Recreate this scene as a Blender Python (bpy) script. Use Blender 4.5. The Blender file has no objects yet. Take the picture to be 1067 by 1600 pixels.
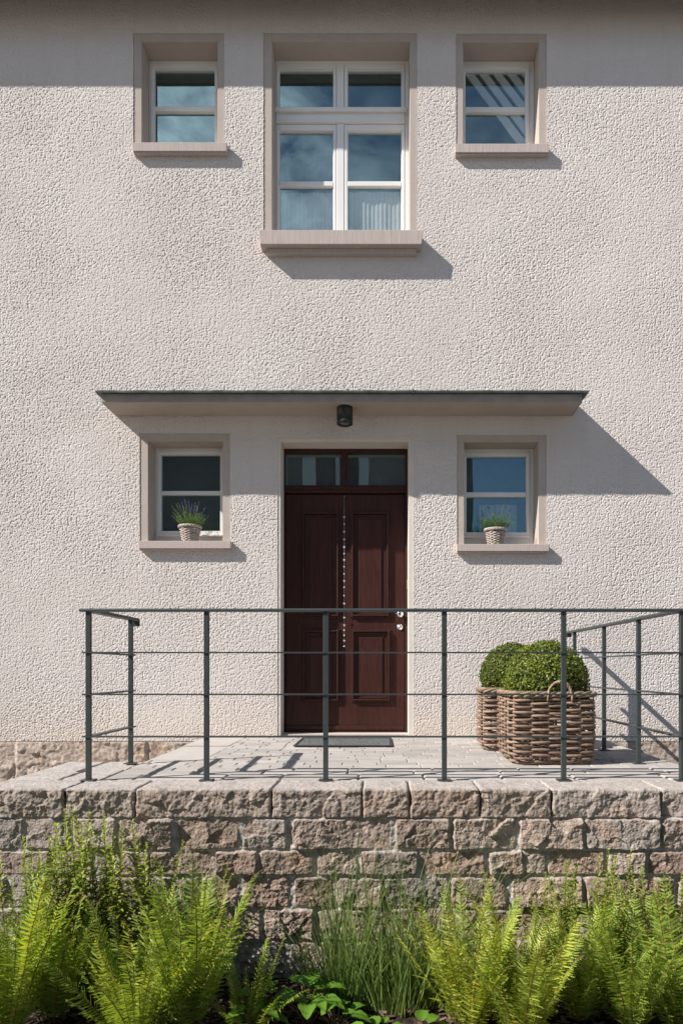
import bpy, math, random
import numpy as np
from mathutils import Vector, Matrix
R = random.Random(7)
SC = bpy.context.scene
COL = SC.collection
# ------------------------------------------------------------ camera
CAMD = 5.96          # distance from the facade plane (y = 0)
CAMZ = 0.60          # eye height above the terrace (z = 0)
F = 1067.0           # focal length in photo pixels (24 mm on a 36 mm tall frame)
cam = bpy.data.cameras.new("camera"); cam.sensor_fit = 'VERTICAL'; cam.sensor_height = 36; cam.lens = 24
cam.shift_x = -61.5/1600; cam.shift_y = 246/1600; cam.clip_end = 500; cam.clip_start = .05
camo = bpy.data.objects.new("camera", cam); COL.objects.link(camo)
camo.location = (0, -CAMD, CAMZ); camo.rotation_euler = (math.radians(90), 0, 0)
SC.camera = camo
# ------------------------------------------------------------ light
SUN = Vector((1.1, 0.46, -1.0)).normalized()
elev = math.asin(-SUN.z); az = math.atan2(-SUN.x, -SUN.y)
sl = bpy.data.lights.new("sun", 'SUN'); sl.energy = 4.5; sl.angle = math.radians(.5); sl.color = (1.0, .95, .885)
so = bpy.data.objects.new("sun", sl); COL.objects.link(so)
so.rotation_euler = SUN.to_track_quat('-Z', 'Y').to_euler(); so.location = (-8, -6, 9)
SC.view_settings.view_transform = 'Standard'; SC.view_settings.look = 'None'
SC.view_settings.gamma = 1; SC.view_settings.exposure = 0.80
W = bpy.data.worlds.new("World"); SC.world = W; W.use_nodes = True
nt = W.node_tree; nt.nodes.clear()
def N(t, typ, **kw):
    n = t.nodes.new(typ)
    for k, v in kw.items():
        if k == 'ins':
            for a, b in v.items(): n.inputs[a].default_value = b
        else: setattr(n, k, v)
    return n
sky = N(nt, 'ShaderNodeTexSky', sky_type='NISHITA', sun_disc=False, sun_elevation=elev, sun_rotation=az % (2*math.pi), altitude=300, air_density=1.0, dust_density=.4, ozone_density=1.6)
tc = N(nt, 'ShaderNodeTexCoord')
mp = N(nt, 'ShaderNodeMapping'); mp.inputs['Scale'].default_value = (1.0, 1.0, 2.0); mp.inputs['Location'].default_value = (3.35, .2, .75)
cn = N(nt, 'ShaderNodeTexNoise', ins={'Scale': 8, 'Detail': 8, 'Roughness': .62, 'Distortion': .35})
cr = N(nt, 'ShaderNodeMapRange', ins={'From Min': .36, 'From Max': .66, 'To Min': 0, 'To Max': 1})
cm = N(nt, 'ShaderNodeMix', data_type='RGBA'); cm.inputs[7].default_value = (17, 17.4, 18.2, 1)
bg = N(nt, 'ShaderNodeBackground'); bg.inputs[1].default_value = .072
wo = N(nt, 'ShaderNodeOutputWorld')
L = nt.links.new
L(tc.outputs['Generated'], mp.inputs[0]); L(mp.outputs[0], cn.inputs['Vector']); L(cn.outputs[0], cr.inputs[0])
acc = None
for (dx_, dy_, dz_, c0, c1, wgt) in ((-.23,-.765,.60,.972,.997,.9), (-.125,-.80,.585,.993,.9995,.7), (-.09,-.83,.545,.985,.997,.4), (.10,-.84,.535,.985,.998,.3), (-.28,-.70,.66,.97,.99,1.)):
    dv = Vector((dx_, dy_, dz_)).normalized(); dn = N(nt, 'ShaderNodeVectorMath', operation='DOT_PRODUCT'); dn.inputs[1].default_value = dv; L(tc.outputs['Generated'], dn.inputs[0])
    rr_ = N(nt, 'ShaderNodeMapRange', interpolation_type='SMOOTHSTEP', ins={'From Min': c0, 'From Max': c1, 'To Min': 0, 'To Max': wgt}); L(dn.outputs['Value'], rr_.inputs[0])
    if acc is None: acc = rr_.outputs[0]
    else:
        mx_ = N(nt, 'ShaderNodeMath', operation='MAXIMUM'); L(acc, mx_.inputs[0]); L(rr_.outputs[0], mx_.inputs[1]); acc = mx_.outputs[0]
mm_ = N(nt, 'ShaderNodeMath', operation='MULTIPLY'); L(cr.outputs[0], mm_.inputs[0]); L(acc, mm_.inputs[1]); L(mm_.outputs[0], cm.inputs[0]); L(sky.outputs[0], cm.inputs[6]); L(cm.outputs[2], bg.inputs[0]); L(bg.outputs[0], wo.inputs[0])

# ------------------------------------------------------------ helpers
def PX(px, py, depth):                      # photo pixel + real depth -> point
    s = F/depth
    return ((px-595)/s, depth-CAMD, CAMZ+(1046-py)/s)
S_W = F/CAMD; S_F = F/(CAMD+.19)
wx = lambda px: (px-595)/S_W
wz = lambda py: CAMZ+(1046-py)/S_W
fx = lambda px: (px-595)/S_F
fz = lambda py: CAMZ+(1046-py)/S_F

class MB:
    def __init__(s): s.v = []; s.f = []; s.m = []; s.c = []; s.sm = []
    def add(s, vs, fs, mi=0, col=(1, 1, 1), smooth=False):
        o = len(s.v); s.v.extend(vs); s.c.extend([col]*len(vs))
        for f in fs: s.f.append(tuple(i+o for i in f)); s.m.append(mi); s.sm.append(smooth)
    def box(s, x0, x1, y0, y1, z0, z1, mi=0, col=(1, 1, 1)):
        vs = [(x0,y0,z0),(x1,y0,z0),(x1,y1,z0),(x0,y1,z0),(x0,y0,z1),(x1,y0,z1),(x1,y1,z1),(x0,y1,z1)]
        s.add(vs, [(0,3,2,1),(4,5,6,7),(0,1,5,4),(1,2,6,5),(2,3,7,6),(3,0,4,7)], mi, col)
    def ring(s, X0, X1, Z0, Z1, x0, x1, z0, z1, y0, y1, mi=0):   # rectangular frame in the xz plane, butted
        s.box(X0, x0, y0, y1, Z0, Z1, mi); s.box(x1, X1, y0, y1, Z0, Z1, mi)
        s.box(x0, x1, y0, y1, z1, Z1, mi)
        if z0 > Z0+1e-5: s.box(x0, x1, y0, y1, Z0, z0, mi)
    def tube(s, pts, r, n=8, mi=0, col=(1,1,1), closed=False, caps=True, flat=1.0):
        pts = [Vector(p) for p in pts]; m = len(pts); vs = []; prev = None
        for i, p in enumerate(pts):
            a = pts[i-1] if (i > 0 or closed) else p; b = pts[(i+1) % m] if (i < m-1 or closed) else p
            t = (b-a).normalized()
            if prev is None:
                u = t.orthogonal().normalized() if abs(t.z) > .9 else t.cross(Vector((0,0,1))).normalized()
            else:
                u = (prev - t*prev.dot(t)).normalized()
            prev = u; w = t.cross(u)
            rr = r[i] if isinstance(r, (list, tuple)) else r
            for k in range(n):
                an = 2*math.pi*k/n
                vs.append(tuple(p + u*math.cos(an)*rr + w*math.sin(an)*rr*flat))
        fs = []
        for i in range(m if closed else m-1):
            j = (i+1) % m
            for k in range(n):
                k2 = (k+1) % n
                fs.append((i*n+k, i*n+k2, j*n+k2, j*n+k))
        if caps and not closed: fs.append(tuple(range(n-1, -1, -1))); fs.append(tuple((m-1)*n+k for k in range(n)))
        s.add(vs, fs, mi, col, True)
    def lathe(s, prof, n=24, ctr=(0,0,0), axis='z', mi=0, col=(1,1,1)):
        vs = []
        for r, h in prof:
            for k in range(n):
                a = 2*math.pi*k/n; c, d = math.cos(a)*r, math.sin(a)*r
                vs.append((ctr[0]+c, ctr[1]+d, ctr[2]+h) if axis == 'z' else (ctr[0]+c, ctr[1]-h, ctr[2]+d))
        fs = []
        for i in range(len(prof)-1):
            for k in range(n):
                k2 = (k+1) % n; fs.append((i*n+k, i*n+k2, (i+1)*n+k2, (i+1)*n+k))
        fs.append(tuple(range(n))[::-1]); fs.append(tuple((len(prof)-1)*n+k for k in range(n)))
        s.add(vs, fs, mi, col, True)
    def build(s, name, mats, parent=None, bevel=0, seg=2, kind=None):
        me = bpy.data.meshes.new(name); me.from_pydata(s.v, [], s.f)
        if not isinstance(mats, (list, tuple)): mats = [mats]
        for m in mats: me.materials.append(m)
        me.polygons.foreach_set('material_index', s.m); me.polygons.foreach_set('use_smooth', s.sm)
        at = me.color_attributes.new('tint', 'FLOAT_COLOR', 'POINT')
        c = np.ones((len(s.v), 4), np.float32); c[:, :3] = np.array(s.c, np.float32).reshape(-1, 3)
        at.data.foreach_set('color', c.ravel()); me.update()
        return link(name, me, parent, bevel, seg, kind)
def link(name, me, parent=None, bevel=0, seg=2, kind=None):
    o = bpy.data.objects.new(name, me); COL.objects.link(o)
    if parent: o.parent = parent
    if kind: o['kind'] = kind
    if bevel:
        b = o.modifiers.new('bevel', 'BEVEL'); b.width = bevel; b.segments = seg; b.limit_method = 'ANGLE'; b.angle_limit = math.radians(40)
        b.harden_normals = False
    return o
def tag(o, label, cat, group=None):
    o['label'] = label; o['category'] = cat
    if group: o['group'] = group
    return o
def thing(name, label, cat, loc=(0,0,0), group=None, rz=0):
    o = bpy.data.objects.new(name, None); COL.objects.link(o); o.location = loc; o.rotation_euler = (0,0,rz)
    o.empty_display_size = .1
    return tag(o, label, cat, group)
def gridmesh(name, V, mats, parent=None, kind=None, tint=None, smooth=True):     # V: (a, b, 3) array of points
    a, b, _ = V.shape
    idx = np.arange(a*b).reshape(a, b)
    q = np.stack([idx[:-1,:-1], idx[:-1,1:], idx[1:,1:], idx[1:,:-1]], -1).reshape(-1, 4)
    me = bpy.data.meshes.new(name)
    me.vertices.add(a*b); me.vertices.foreach_set('co', V.reshape(-1).astype(np.float32))
    me.loops.add(q.size); me.loops.foreach_set('vertex_index', q.reshape(-1).astype(np.int32))
    me.polygons.add(len(q)); me.polygons.foreach_set('loop_start', np.arange(0, q.size, 4, dtype=np.int32))
    me.polygons.foreach_set('loop_total', np.full(len(q), 4, np.int32))
    me.update(calc_edges=True)
    me.polygons.foreach_set('use_smooth', np.full(len(q), smooth))
    me.materials.append(mats)
    if tint is not None:
        at = me.color_attributes.new('tint', 'FLOAT_COLOR', 'POINT')
        c = np.ones((a*b, 4), np.float32); c[:, :3] = tint.reshape(-1, 3); at.data.foreach_set('color', c.ravel())
    me.validate(); me.update()
    return link(name, me, parent, kind=kind)

# numpy noise
_rs = np.random.RandomState(3); _perm = _rs.permutation(256); _perm = np.concatenate([_perm, _perm])
_g = np.stack([np.cos(np.arange(256)*2*np.pi/256), np.sin(np.arange(256)*2*np.pi/256)], -1)
def perlin(x, y, seed=0):
    x = x + seed*17.31; y = y + seed*9.77
    xi = np.floor(x).astype(int); yi = np.floor(y).astype(int); xf = x-xi; yf = y-yi
    u = xf**3*(xf*(xf*6-15)+10); v = yf**3*(yf*(yf*6-15)+10)
    def gr(i, j, dx, dy):
        h = _perm[(_perm[(xi+i) & 255] + yi+j) & 255]; g = _g[h]
        return g[..., 0]*dx + g[..., 1]*dy
    a = gr(0,0,xf,yf); b = gr(1,0,xf-1,yf); c = gr(0,1,xf,yf-1); d = gr(1,1,xf-1,yf-1)
    return (a*(1-u)+b*u)*(1-v) + (c*(1-u)+d*u)*v
def fbm(x, y, s, o=4, seed=0, g=.5):
    r = 0; a = 1
    for i in range(o): r = r + a*perlin(x*s, y*s, seed+i); s *= 2.03; a *= g
    return r
sstep = lambda t: np.clip(t, 0, 1)**2*(3-2*np.clip(t, 0, 1))
def facets(x, y, rs, x0, x1, y0, y1, cell=.05, amp=.011, tilt=.22):
    n = max(3, int((x1-x0)*(y1-y0)/cell**2))
    P = np.stack([rs.uniform(x0, x1, n), rs.uniform(y0, y1, n)], -1)
    T = rs.normal(0, tilt, (n, 2)); B = rs.uniform(-amp, amp, n)
    wxx = x + .012*perlin(x*28, y*28, 5); wyy = y + .012*perlin(x*28, y*28, 8)
    best = np.full(x.shape, 1e9); h = np.zeros(x.shape)
    for i in range(n):
        d = (wxx-P[i,0])**2 + (wyy-P[i,1])**2*1.5; m = d < best
        h = np.where(m, B[i] + T[i,0]*(x-P[i,0]) + T[i,1]*(y-P[i,1]), h); best = np.where(m, d, best)
    return h

# ------------------------------------------------------------ materials
def newmat(name):
    m = bpy.data.materials.new(name); m.use_nodes = True; t = m.node_tree
    return m, t, t.nodes['Principled BSDF'], t.nodes['Material Output']
def simple(name, col, rough=.6, metal=0, var=.12, vscale=12, bump=0, bscale=200, coat=0, spec=.5, tint=False, stretch=(1,1,1)):
    m, t, p, o = newmat(name); L = t.links.new
    p.inputs['Roughness'].default_value = rough; p.inputs['Metallic'].default_value = metal
    p.inputs['Coat Weight'].default_value = coat; p.inputs['Specular IOR Level'].default_value = spec
    c = N(t, 'ShaderNodeTexCoord'); mpp = N(t, 'ShaderNodeMapping'); mpp.inputs['Scale'].default_value = stretch
    L(c.outputs['Object'], mpp.inputs[0])
    n = N(t, 'ShaderNodeTexNoise', ins={'Scale': vscale, 'Detail': 5, 'Roughness': .6}); L(mpp.outputs[0], n.inputs['Vector'])
    r = N(t, 'ShaderNodeMapRange', ins={'From Min': .3, 'From Max': .7, 'To Min': 1-var, 'To Max': 1+var}); L(n.outputs[0], r.inputs[0])
    v = N(t, 'ShaderNodeVectorMath', operation='SCALE'); v.inputs[0].default_value = col
    L(r.outputs[0], v.inputs['Scale']); out = v.outputs[0]
    if tint:
        a = N(t, 'ShaderNodeAttribute', attribute_name='tint'); w = N(t, 'ShaderNodeVectorMath', operation='MULTIPLY')
        L(out, w.inputs[0]); L(a.outputs['Color'], w.inputs[1]); out = w.outputs[0]
    L(out, p.inputs['Base Color'])
    if bump:
        n2 = N(t, 'ShaderNodeTexNoise', ins={'Scale': bscale, 'Detail': 4, 'Roughness': .6}); L(mpp.outputs[0], n2.inputs['Vector'])
        b = N(t, 'ShaderNodeBump', ins={'Strength': 1, 'Distance': bump}); L(n2.outputs[0], b.inputs['Height']); L(b.outputs[0], p.inputs['Normal'])
    return m
def stucco_mat():
    m, t, p, o = newmat('stucco'); L = t.links.new
    p.inputs['Roughness'].default_value = .95; p.inputs['Specular IOR Level'].default_value = .15
    c = N(t, 'ShaderNodeTexCoord')
    n1 = N(t, 'ShaderNodeTexNoise', ins={'Scale': 46, 'Detail': 1.5, 'Roughness': .5, 'Distortion': .5}); L(c.outputs['Object'], n1.inputs['Vector'])
    r = N(t, 'ShaderNodeMapRange', interpolation_type='SMOOTHSTEP', ins={'From Min': .37, 'From Max': .50, 'To Min': 0, 'To Max': 1}); L(n1.outputs[0], r.inputs[0])
    n2 = N(t, 'ShaderNodeTexNoise', ins={'Scale': 85, 'Detail': 3, 'Roughness': .6, 'Distortion': .3}); L(c.outputs['Object'], n2.inputs['Vector'])
    n3 = N(t, 'ShaderNodeTexNoise', ins={'Scale': 2.6, 'Detail': 3}); L(c.outputs['Object'], n3.inputs['Vector'])
    r3 = N(t, 'ShaderNodeMapRange', ins={'From Min': .35, 'From Max': .65, 'To Min': .45, 'To Max': 1.15}); L(n3.outputs[0], r3.inputs[0])
    h0 = N(t, 'ShaderNodeMath', operation='MULTIPLY'); h0.inputs[1].default_value = .42; L(r.outputs[0], h0.inputs[0])
    h1 = N(t, 'ShaderNodeMath', operation='MULTIPLY_ADD'); h1.inputs[1].default_value = .9; L(n2.outputs[0], h1.inputs[0]); L(h0.outputs[0], h1.inputs[2])
    h = N(t, 'ShaderNodeMath', operation='MULTIPLY'); L(h1.outputs[0], h.inputs[0]); L(r3.outputs[0], h.inputs[1])
    bp = N(t, 'ShaderNodeBump', ins={'Strength': 1, 'Distance': .004}); L(h.outputs[0], bp.inputs['Height']); L(bp.outputs[0], p.inputs['Normal'])
    n4 = N(t, 'ShaderNodeTexNoise', ins={'Scale': 1.3, 'Detail': 5}); L(c.outputs['Object'], n4.inputs['Vector'])
    mx = N(t, 'ShaderNodeMix', data_type='RGBA'); mx.inputs[6].default_value = (.62, .562, .525, 1); mx.inputs[7].default_value = (.665, .615, .582, 1)
    r4 = N(t, 'ShaderNodeMapRange', ins={'From Min': .35, 'From Max': .65}); L(n4.outputs[0], r4.inputs[0]); L(r4.outputs[0], mx.inputs[0])
    # warmer tint towards the wall foot, broken up by noise
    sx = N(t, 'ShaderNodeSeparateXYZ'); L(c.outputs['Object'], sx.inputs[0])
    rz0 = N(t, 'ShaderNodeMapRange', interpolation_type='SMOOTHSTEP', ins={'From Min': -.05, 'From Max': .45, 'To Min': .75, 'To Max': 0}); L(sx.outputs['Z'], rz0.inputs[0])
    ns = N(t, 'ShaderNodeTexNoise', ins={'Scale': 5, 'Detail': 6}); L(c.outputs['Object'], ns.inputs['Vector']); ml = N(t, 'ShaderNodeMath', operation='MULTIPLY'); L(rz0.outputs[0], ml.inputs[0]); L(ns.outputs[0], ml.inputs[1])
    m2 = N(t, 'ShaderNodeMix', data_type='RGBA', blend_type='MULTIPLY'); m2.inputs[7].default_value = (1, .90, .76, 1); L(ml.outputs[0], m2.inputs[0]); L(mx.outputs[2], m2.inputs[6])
    # faint vertical rain marks
    mpv = N(t, 'ShaderNodeMapping'); mpv.inputs['Scale'].default_value = (5, 1, .35); L(c.outputs['Object'], mpv.inputs[0]); nv = N(t, 'ShaderNodeTexNoise', ins={'Scale': 2.2, 'Detail': 5}); L(mpv.outputs[0], nv.inputs['Vector'])
    rv = N(t, 'ShaderNodeMapRange', ins={'From Min': .52, 'From Max': .75, 'To Min': 0, 'To Max': .35}); L(nv.outputs[0], rv.inputs[0])
    m3 = N(t, 'ShaderNodeMix', data_type='RGBA', blend_type='MULTIPLY'); m3.inputs[7].default_value = (.87, .86, .84, 1); L(rv.outputs[0], m3.inputs[0]); L(m2.outputs[2], m3.inputs[6])
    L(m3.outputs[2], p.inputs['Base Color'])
    return m
M = {}
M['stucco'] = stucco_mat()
M['surround'] = simple('surround_plaster', (.465, .402, .355), .9, var=.05, vscale=9, bump=.0012, bscale=260, spec=.2)
M['doorplaster'] = simple('door_plaster', (.66, .60, .54), .9, var=.05, vscale=6, bump=.001, bscale=160, spec=.2)
M['sillstone'] = simple('sill_stone', (.50, .425, .39), .9, var=.16, vscale=60, bump=.003, bscale=90, spec=.2, stretch=(2.2, .6, .06))
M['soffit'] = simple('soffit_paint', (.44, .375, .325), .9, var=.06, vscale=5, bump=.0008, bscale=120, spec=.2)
M['fascia'] = simple('fascia_paint', (.29, .27, .24), .85, var=.15, vscale=8, bump=.001, bscale=120, spec=.3)
M['zinc'] = simple('zinc_sheet', (.085, .098, .096), .5, .4, var=.25, vscale=20, bump=.0006, bscale=60)
M['white'] = simple('window_paint', (.78, .77, .75), .35, var=.02, vscale=5)
M['wood'] = simple('dark_red_wood', (.046, .0145, .0105), .42, var=.35, vscale=16, bump=.0007, bscale=60, coat=.05, spec=.3, stretch=(6, 6, .35))
M['steel'] = simple('painted_steel', (.045, .055, .056), .45, .2, var=.12, vscale=30, bump=.0003, bscale=250)
M['black'] = simple('black_metal', (.025, .027, .027), .4, .3, var=.1)
M['chrome'] = simple('chrome', (.8, .79, .77), .12, 1, var=.03)
M['lens'] = simple('lamp_lens', (.12, .12, .12), .2)
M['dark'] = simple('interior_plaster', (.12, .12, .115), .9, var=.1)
M['rubber'] = simple('rubber', (.03, .035, .037), .65, var=.2)
M['masonry'] = simple('sandstone', (1, 1, 1), .95, var=.34, vscale=34, bump=.007, bscale=110, spec=.12, tint=True)
M['granite'] = simple('granite', (1, 1, 1), .92, var=.26, vscale=60, bump=.005, bscale=130, spec=.15, tint=True)
M['paver'] = simple('paver_stone', (1, 1, 1), .9, var=.16, vscale=22, bump=.0015, bscale=120, spec=.2, tint=True, stretch=(.4, 2.2, 1))
M['joint'] = simple('joint_sand', (.13, .12, .105), 1, var=.3, vscale=80, bump=.003, bscale=200)
M['soil'] = simple('soil', (.045, .032, .024), 1, var=.6, vscale=30, bump=.02, bscale=45, spec=.1)
M['wicker'] = simple('wicker', (1, 1, 1), .6, var=.25, vscale=45, bump=.0006, bscale=300, tint=True, spec=.35)
M['stemr'] = simple('plant_stem', (.17, .095, .04), .6, var=.2)
M['star'] = simple('star_metal', (.75, .74, .7), .35, .4)
M['curtain'] = simple('curtain_cloth', (.42, .43, .43), .9, var=.05)
M['timber'] = simple('pale_timber', (.50, .51, .5), .6, var=.1)
def leafmat(name, c1, c2, trans=.35, rough=.5, vs=8):
    m, t, p, o = newmat(name); L = t.links.new
    a = N(t, 'ShaderNodeAttribute', attribute_name='tint'); oi = N(t, 'ShaderNodeObjectInfo')
    n = N(t, 'ShaderNodeTexNoise', ins={'Scale': vs, 'Detail': 3}); tcx = N(t, 'ShaderNodeTexCoord'); L(tcx.outputs['Object'], n.inputs['Vector'])
    ad = N(t, 'ShaderNodeMath', operation='MULTIPLY_ADD'); ad.inputs[1].default_value = .45; L(oi.outputs['Random'], ad.inputs[0])
    r = N(t, 'ShaderNodeMapRange', ins={'From Min': .3, 'From Max': .7, 'To Min': 0, 'To Max': .55}); L(n.outputs[0], r.inputs[0]); L(r.outputs[0], ad.inputs[2])
    mx = N(t, 'ShaderNodeMix', data_type='RGBA'); mx.inputs[6].default_value = (*c1, 1); mx.inputs[7].default_value = (*c2, 1); L(ad.outputs[0], mx.inputs[0])
    w = N(t, 'ShaderNodeVectorMath', operation='MULTIPLY'); L(mx.outputs[2], w.inputs[0]); L(a.outputs['Color'], w.inputs[1])
    L(w.outputs[0], p.inputs['Base Color']); p.inputs['Roughness'].default_value = rough; p.inputs['Specular IOR Level'].default_value = .35
    tr = N(t, 'ShaderNodeBsdfTranslucent'); w2 = N(t, 'ShaderNodeVectorMath', operation='MULTIPLY'); w2.inputs[1].default_value = (1.25, 1.2, .6)
    L(w.outputs[0], w2.inputs[0]); L(w2.outputs[0], tr.inputs[0])
    ms = N(t, 'ShaderNodeMixShader'); ms.inputs[0].default_value = trans
    L(p.outputs[0], ms.inputs[1]); L(tr.outputs[0], ms.inputs[2]); L(ms.outputs[0], o.inputs[0])
    return m
M['fern'] = leafmat('fern_leaf', (.20, .31, .045), (.37, .47, .075), .42)
M['herb'] = leafmat('herb_leaf', (.17, .25, .035), (.31, .39, .055), .4)
M['grass'] = leafmat('grass_blade', (.085, .155, .03), (.20, .27, .075), .3, .4)
M['hosta'] = leafmat('broad_leaf', (.09, .20, .025), (.15, .28, .03), .35, .35)
M['box'] = leafmat('box_leaf', (.09, .128, .013), (.22, .262, .032), .25, .4, 6)
M['lav'] = leafmat('lavender_leaf', (.10, .17, .06), (.16, .24, .09), .3)
M['violet'] = leafmat('lavender_flower', (.11, .085, .38), (.17, .13, .5), .3)
def glass_mat():
    m, t, p, o = newmat('window_glass'); L = t.links.new; t.nodes.remove(p)
    g = N(t, 'ShaderNodeBsdfGlossy', ins={'Roughness': 0}); g.inputs[0].default_value = (.62, .94, 1, 1)
    tr = N(t, 'ShaderNodeBsdfTransparent'); tr.inputs[0].default_value = (.93, .95, .94, 1)
    lw = N(t, 'ShaderNodeLayerWeight', ins={'Blend': .5}); pw = N(t, 'ShaderNodeMath', operation='POWER'); pw.inputs[1].default_value = 4; L(lw.outputs['Facing'], pw.inputs[0])
    f = N(t, 'ShaderNodeMapRange', ins={'From Min': 0, 'From Max': 1, 'To Min': .20, 'To Max': 1}); L(pw.outputs[0], f.inputs[0])
    tcx = N(t, 'ShaderNodeTexCoord'); n = N(t, 'ShaderNodeTexNoise', ins={'Scale': 1.6, 'Detail': 1}); L(tcx.outputs['Object'], n.inputs['Vector'])
    b = N(t, 'ShaderNodeBump', ins={'Strength': 1, 'Distance': .0012}); L(n.outputs[0], b.inputs['Height'])
    L(b.outputs[0], g.inputs['Normal'])
    ms = N(t, 'ShaderNodeMixShader'); L(f.outputs[0], ms.inputs[0]); L(tr.outputs[0], ms.inputs[1]); L(g.outputs[0], ms.inputs[2]); L(ms.outputs[0], o.inputs[0])
    return m
M['glass'] = glass_mat()
M['roof'] = simple('roof_tile', (.16, .09, .07), .9, var=.2)
M['nwall'] = simple('neighbour_render', (.17, .175, .165), .95, var=.05)

# ------------------------------------------------------------ house
house = thing('house', 'cream roughcast house with five white windows, a dark red door and a flat canopy', 'house', (0,0,0))
# windows: front opening (px at facade), surround outer (px), panes (px at the glass plane), sill
WINS = [
 dict(out=(208,351,51), op=(221.5,340,64), pane=[(241,336,107,166),(241,336,174,243)], mun=(166,174), sill=(207,355,222,.055,.075), cas=4.5, kind='up'),
 dict(out=(711.5,854,52), op=(723.5,841.5,65), pane=[(726.5,821,109,167),(726.5,821,175,245)], mun=(167,175), sill=(710.5,858,224,.055,.075), cas=4.5, kind='up'),
 dict(out=(218,360,676.5), op=(231.5,348,689), pane=[(251,344.5,710,767),(251,344.5,773,830)], mun=(767,773), sill=(216,361,845,.055,.066), cas=4.5, kind='low'),
 dict(out=(713,854,679), op=(725,841,690.5), pane=[(728,822,713,769),(728,822,776.5,832)], mun=(769,776.5), sill=(713,858,850,.055,.062), cas=4.5, kind='low'),
 dict(out=(411,652,51), op=(425,640,64), sill=(404,661,359,.115,.12), kind='mid'),
]
DO = dict(out=(433,646.5,684.5), op=(438.6,638,690))
holes = []
for w in WINS:
    sx0, sx1, sy, sp, sh = w['sill']; s = F/(CAMD-sp)
    w['sz'] = CAMZ+(1046-sy)/s; w['sX'] = ((sx0-595)/s, (sx1-595)/s)
    w['X'] = (wx(w['out'][0]), wx(w['out'][1])); w['Z1'] = wz(w['out'][2])
    w['x'] = (wx(w['op'][0]), wx(w['op'][1])); w['z1'] = wz(w['op'][2])
    holes.append((w['X'][0], w['X'][1], w['sz'], w['Z1']))
DO['X'] = (wx(DO['out'][0]), wx(DO['out'][1])); DO['Z1'] = wz(DO['out'][2]); DO['x'] = (wx(DO['op'][0]), wx(DO['op'][1])); DO['z1'] = wz(DO['op'][2])
ZT = .019
holes.append((DO['X'][0], DO['X'][1], -.026, DO['Z1']))
VX0, VX1 = -3.5, 2.8
mb = MB()
xs = sorted({-7.5, 6.5, VX0, VX1, *[h[0] for h in holes], *[h[1] for h in holes]})
zs = sorted({-.026, 6.63, *[h[2] for h in holes], *[h[3] for h in holes]})
for i in range(len(xs)-1):
    for j in range(len(zs)-1):
        cx, cz = (xs[i]+xs[i+1])/2, (zs[j]+zs[j+1])/2
        if any(h[0] < cx < h[1] and h[2] < cz < h[3] for h in holes): continue
        if VX0 < cx < VX1: continue
        mb.add([(xs[i],0,zs[j]),(xs[i+1],0,zs[j]),(xs[i+1],0,zs[j+1]),(xs[i],0,zs[j+1])], [(0,1,2,3)])
for (a, b, c, d) in holes:       # ragged stucco arris round each opening
    n = 90
    def edge(p, q, nx, nz):
        vs = []; ln = math.hypot(q[0]-p[0], q[1]-p[1]); k = max(8, int(ln/.012))
        for i in range(k+1):
            t = i/k; x, z = p[0]+(q[0]-p[0])*t, p[1]+(q[1]-p[1])*t
            o = abs(float(perlin(np.array(x*55.), np.array(z*55.), 3)))*.012 if 0 < i < k else 0
            vs += [(x+nx*.01, 0.0005, z+nz*.01), (x-nx*(o+.001), -.0015, z-nz*(o+.001)), (x-nx*o*.4, .012, z-nz*o*.4)]
        fs = []
        for i in range(k):
            for m_ in (0, 1): fs.append((i*3+m_, i*3+3+m_, i*3+4+m_, i*3+1+m_))
        mb.add(vs, fs)
    edge((a, c), (a, d), -1, 0); edge((b, c), (b, d), 1, 0); edge((a, d), (b, d), 0, 1)
mb.box(-7.5, 6.5, .45, .50, -.95, 6.5); mb.box(-7.5, -7.49, 0.02, .45, -.95, 6.5); mb.box(6.49, 6.5, 0.02, .45, -.95, 6.5)
# the backing wall is not pierced; rooms behind the windows are built in front of it
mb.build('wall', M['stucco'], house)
def roughcast():
    G = .0036; xa = np.arange(VX0, VX1+G, G); za = np.arange(-.026, 6.63, G); X, Z = np.meshgrid(xa, za)
    wxx = X+.006*perlin(X*20, Z*20, 71); wzz = Z+.006*perlin(X*20, Z*20, 72)
    n = perlin(wxx*66, wzz*66, 1)+.8*perlin(wxx*128, wzz*128, 2)+.3*perlin(X*31, Z*31, 3)
    amp = .85+.6*fbm(X, Z, 1.1, 3, 55); amp = np.clip(amp, .6, 1.15)
    h = np.where(n > -.09, -.09+(n+.09)*.13, n)*STU*amp + .0007*perlin(X*150, Z*150, 9)
    V = np.stack([X, -h-.002, Z], -1)
    a, b = X.shape; idx = np.arange(a*b, dtype=np.int32).reshape(a, b)
    q = np.stack([idx[:-1,:-1], idx[:-1,1:], idx[1:,1:], idx[1:,:-1]], -1)
    cx_, cz_ = X[:-1,:-1]+G/2, Z[:-1,:-1]+G/2; keep = np.ones(cx_.shape, bool)
    for (p, q_, r_, s_) in holes: keep &= ~((cx_ > p) & (cx_ < q_) & (cz_ > r_) & (cz_ < s_))
    q = q[keep].reshape(-1, 4); me = bpy.data.meshes.new('roughcast')
    me.vertices.add(a*b); me.vertices.foreach_set('co', V.reshape(-1).astype(np.float32)); me.loops.add(q.size)
    me.loops.foreach_set('vertex_index', q.reshape(-1)); me.polygons.add(len(q))
    me.polygons.foreach_set('loop_start', np.arange(0, q.size, 4, dtype=np.int32)); me.polygons.foreach_set('loop_total', np.full(len(q), 4, np.int32))
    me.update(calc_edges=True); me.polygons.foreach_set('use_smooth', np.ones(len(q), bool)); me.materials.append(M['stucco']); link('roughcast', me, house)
STU = .0092
roughcast()
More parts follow.
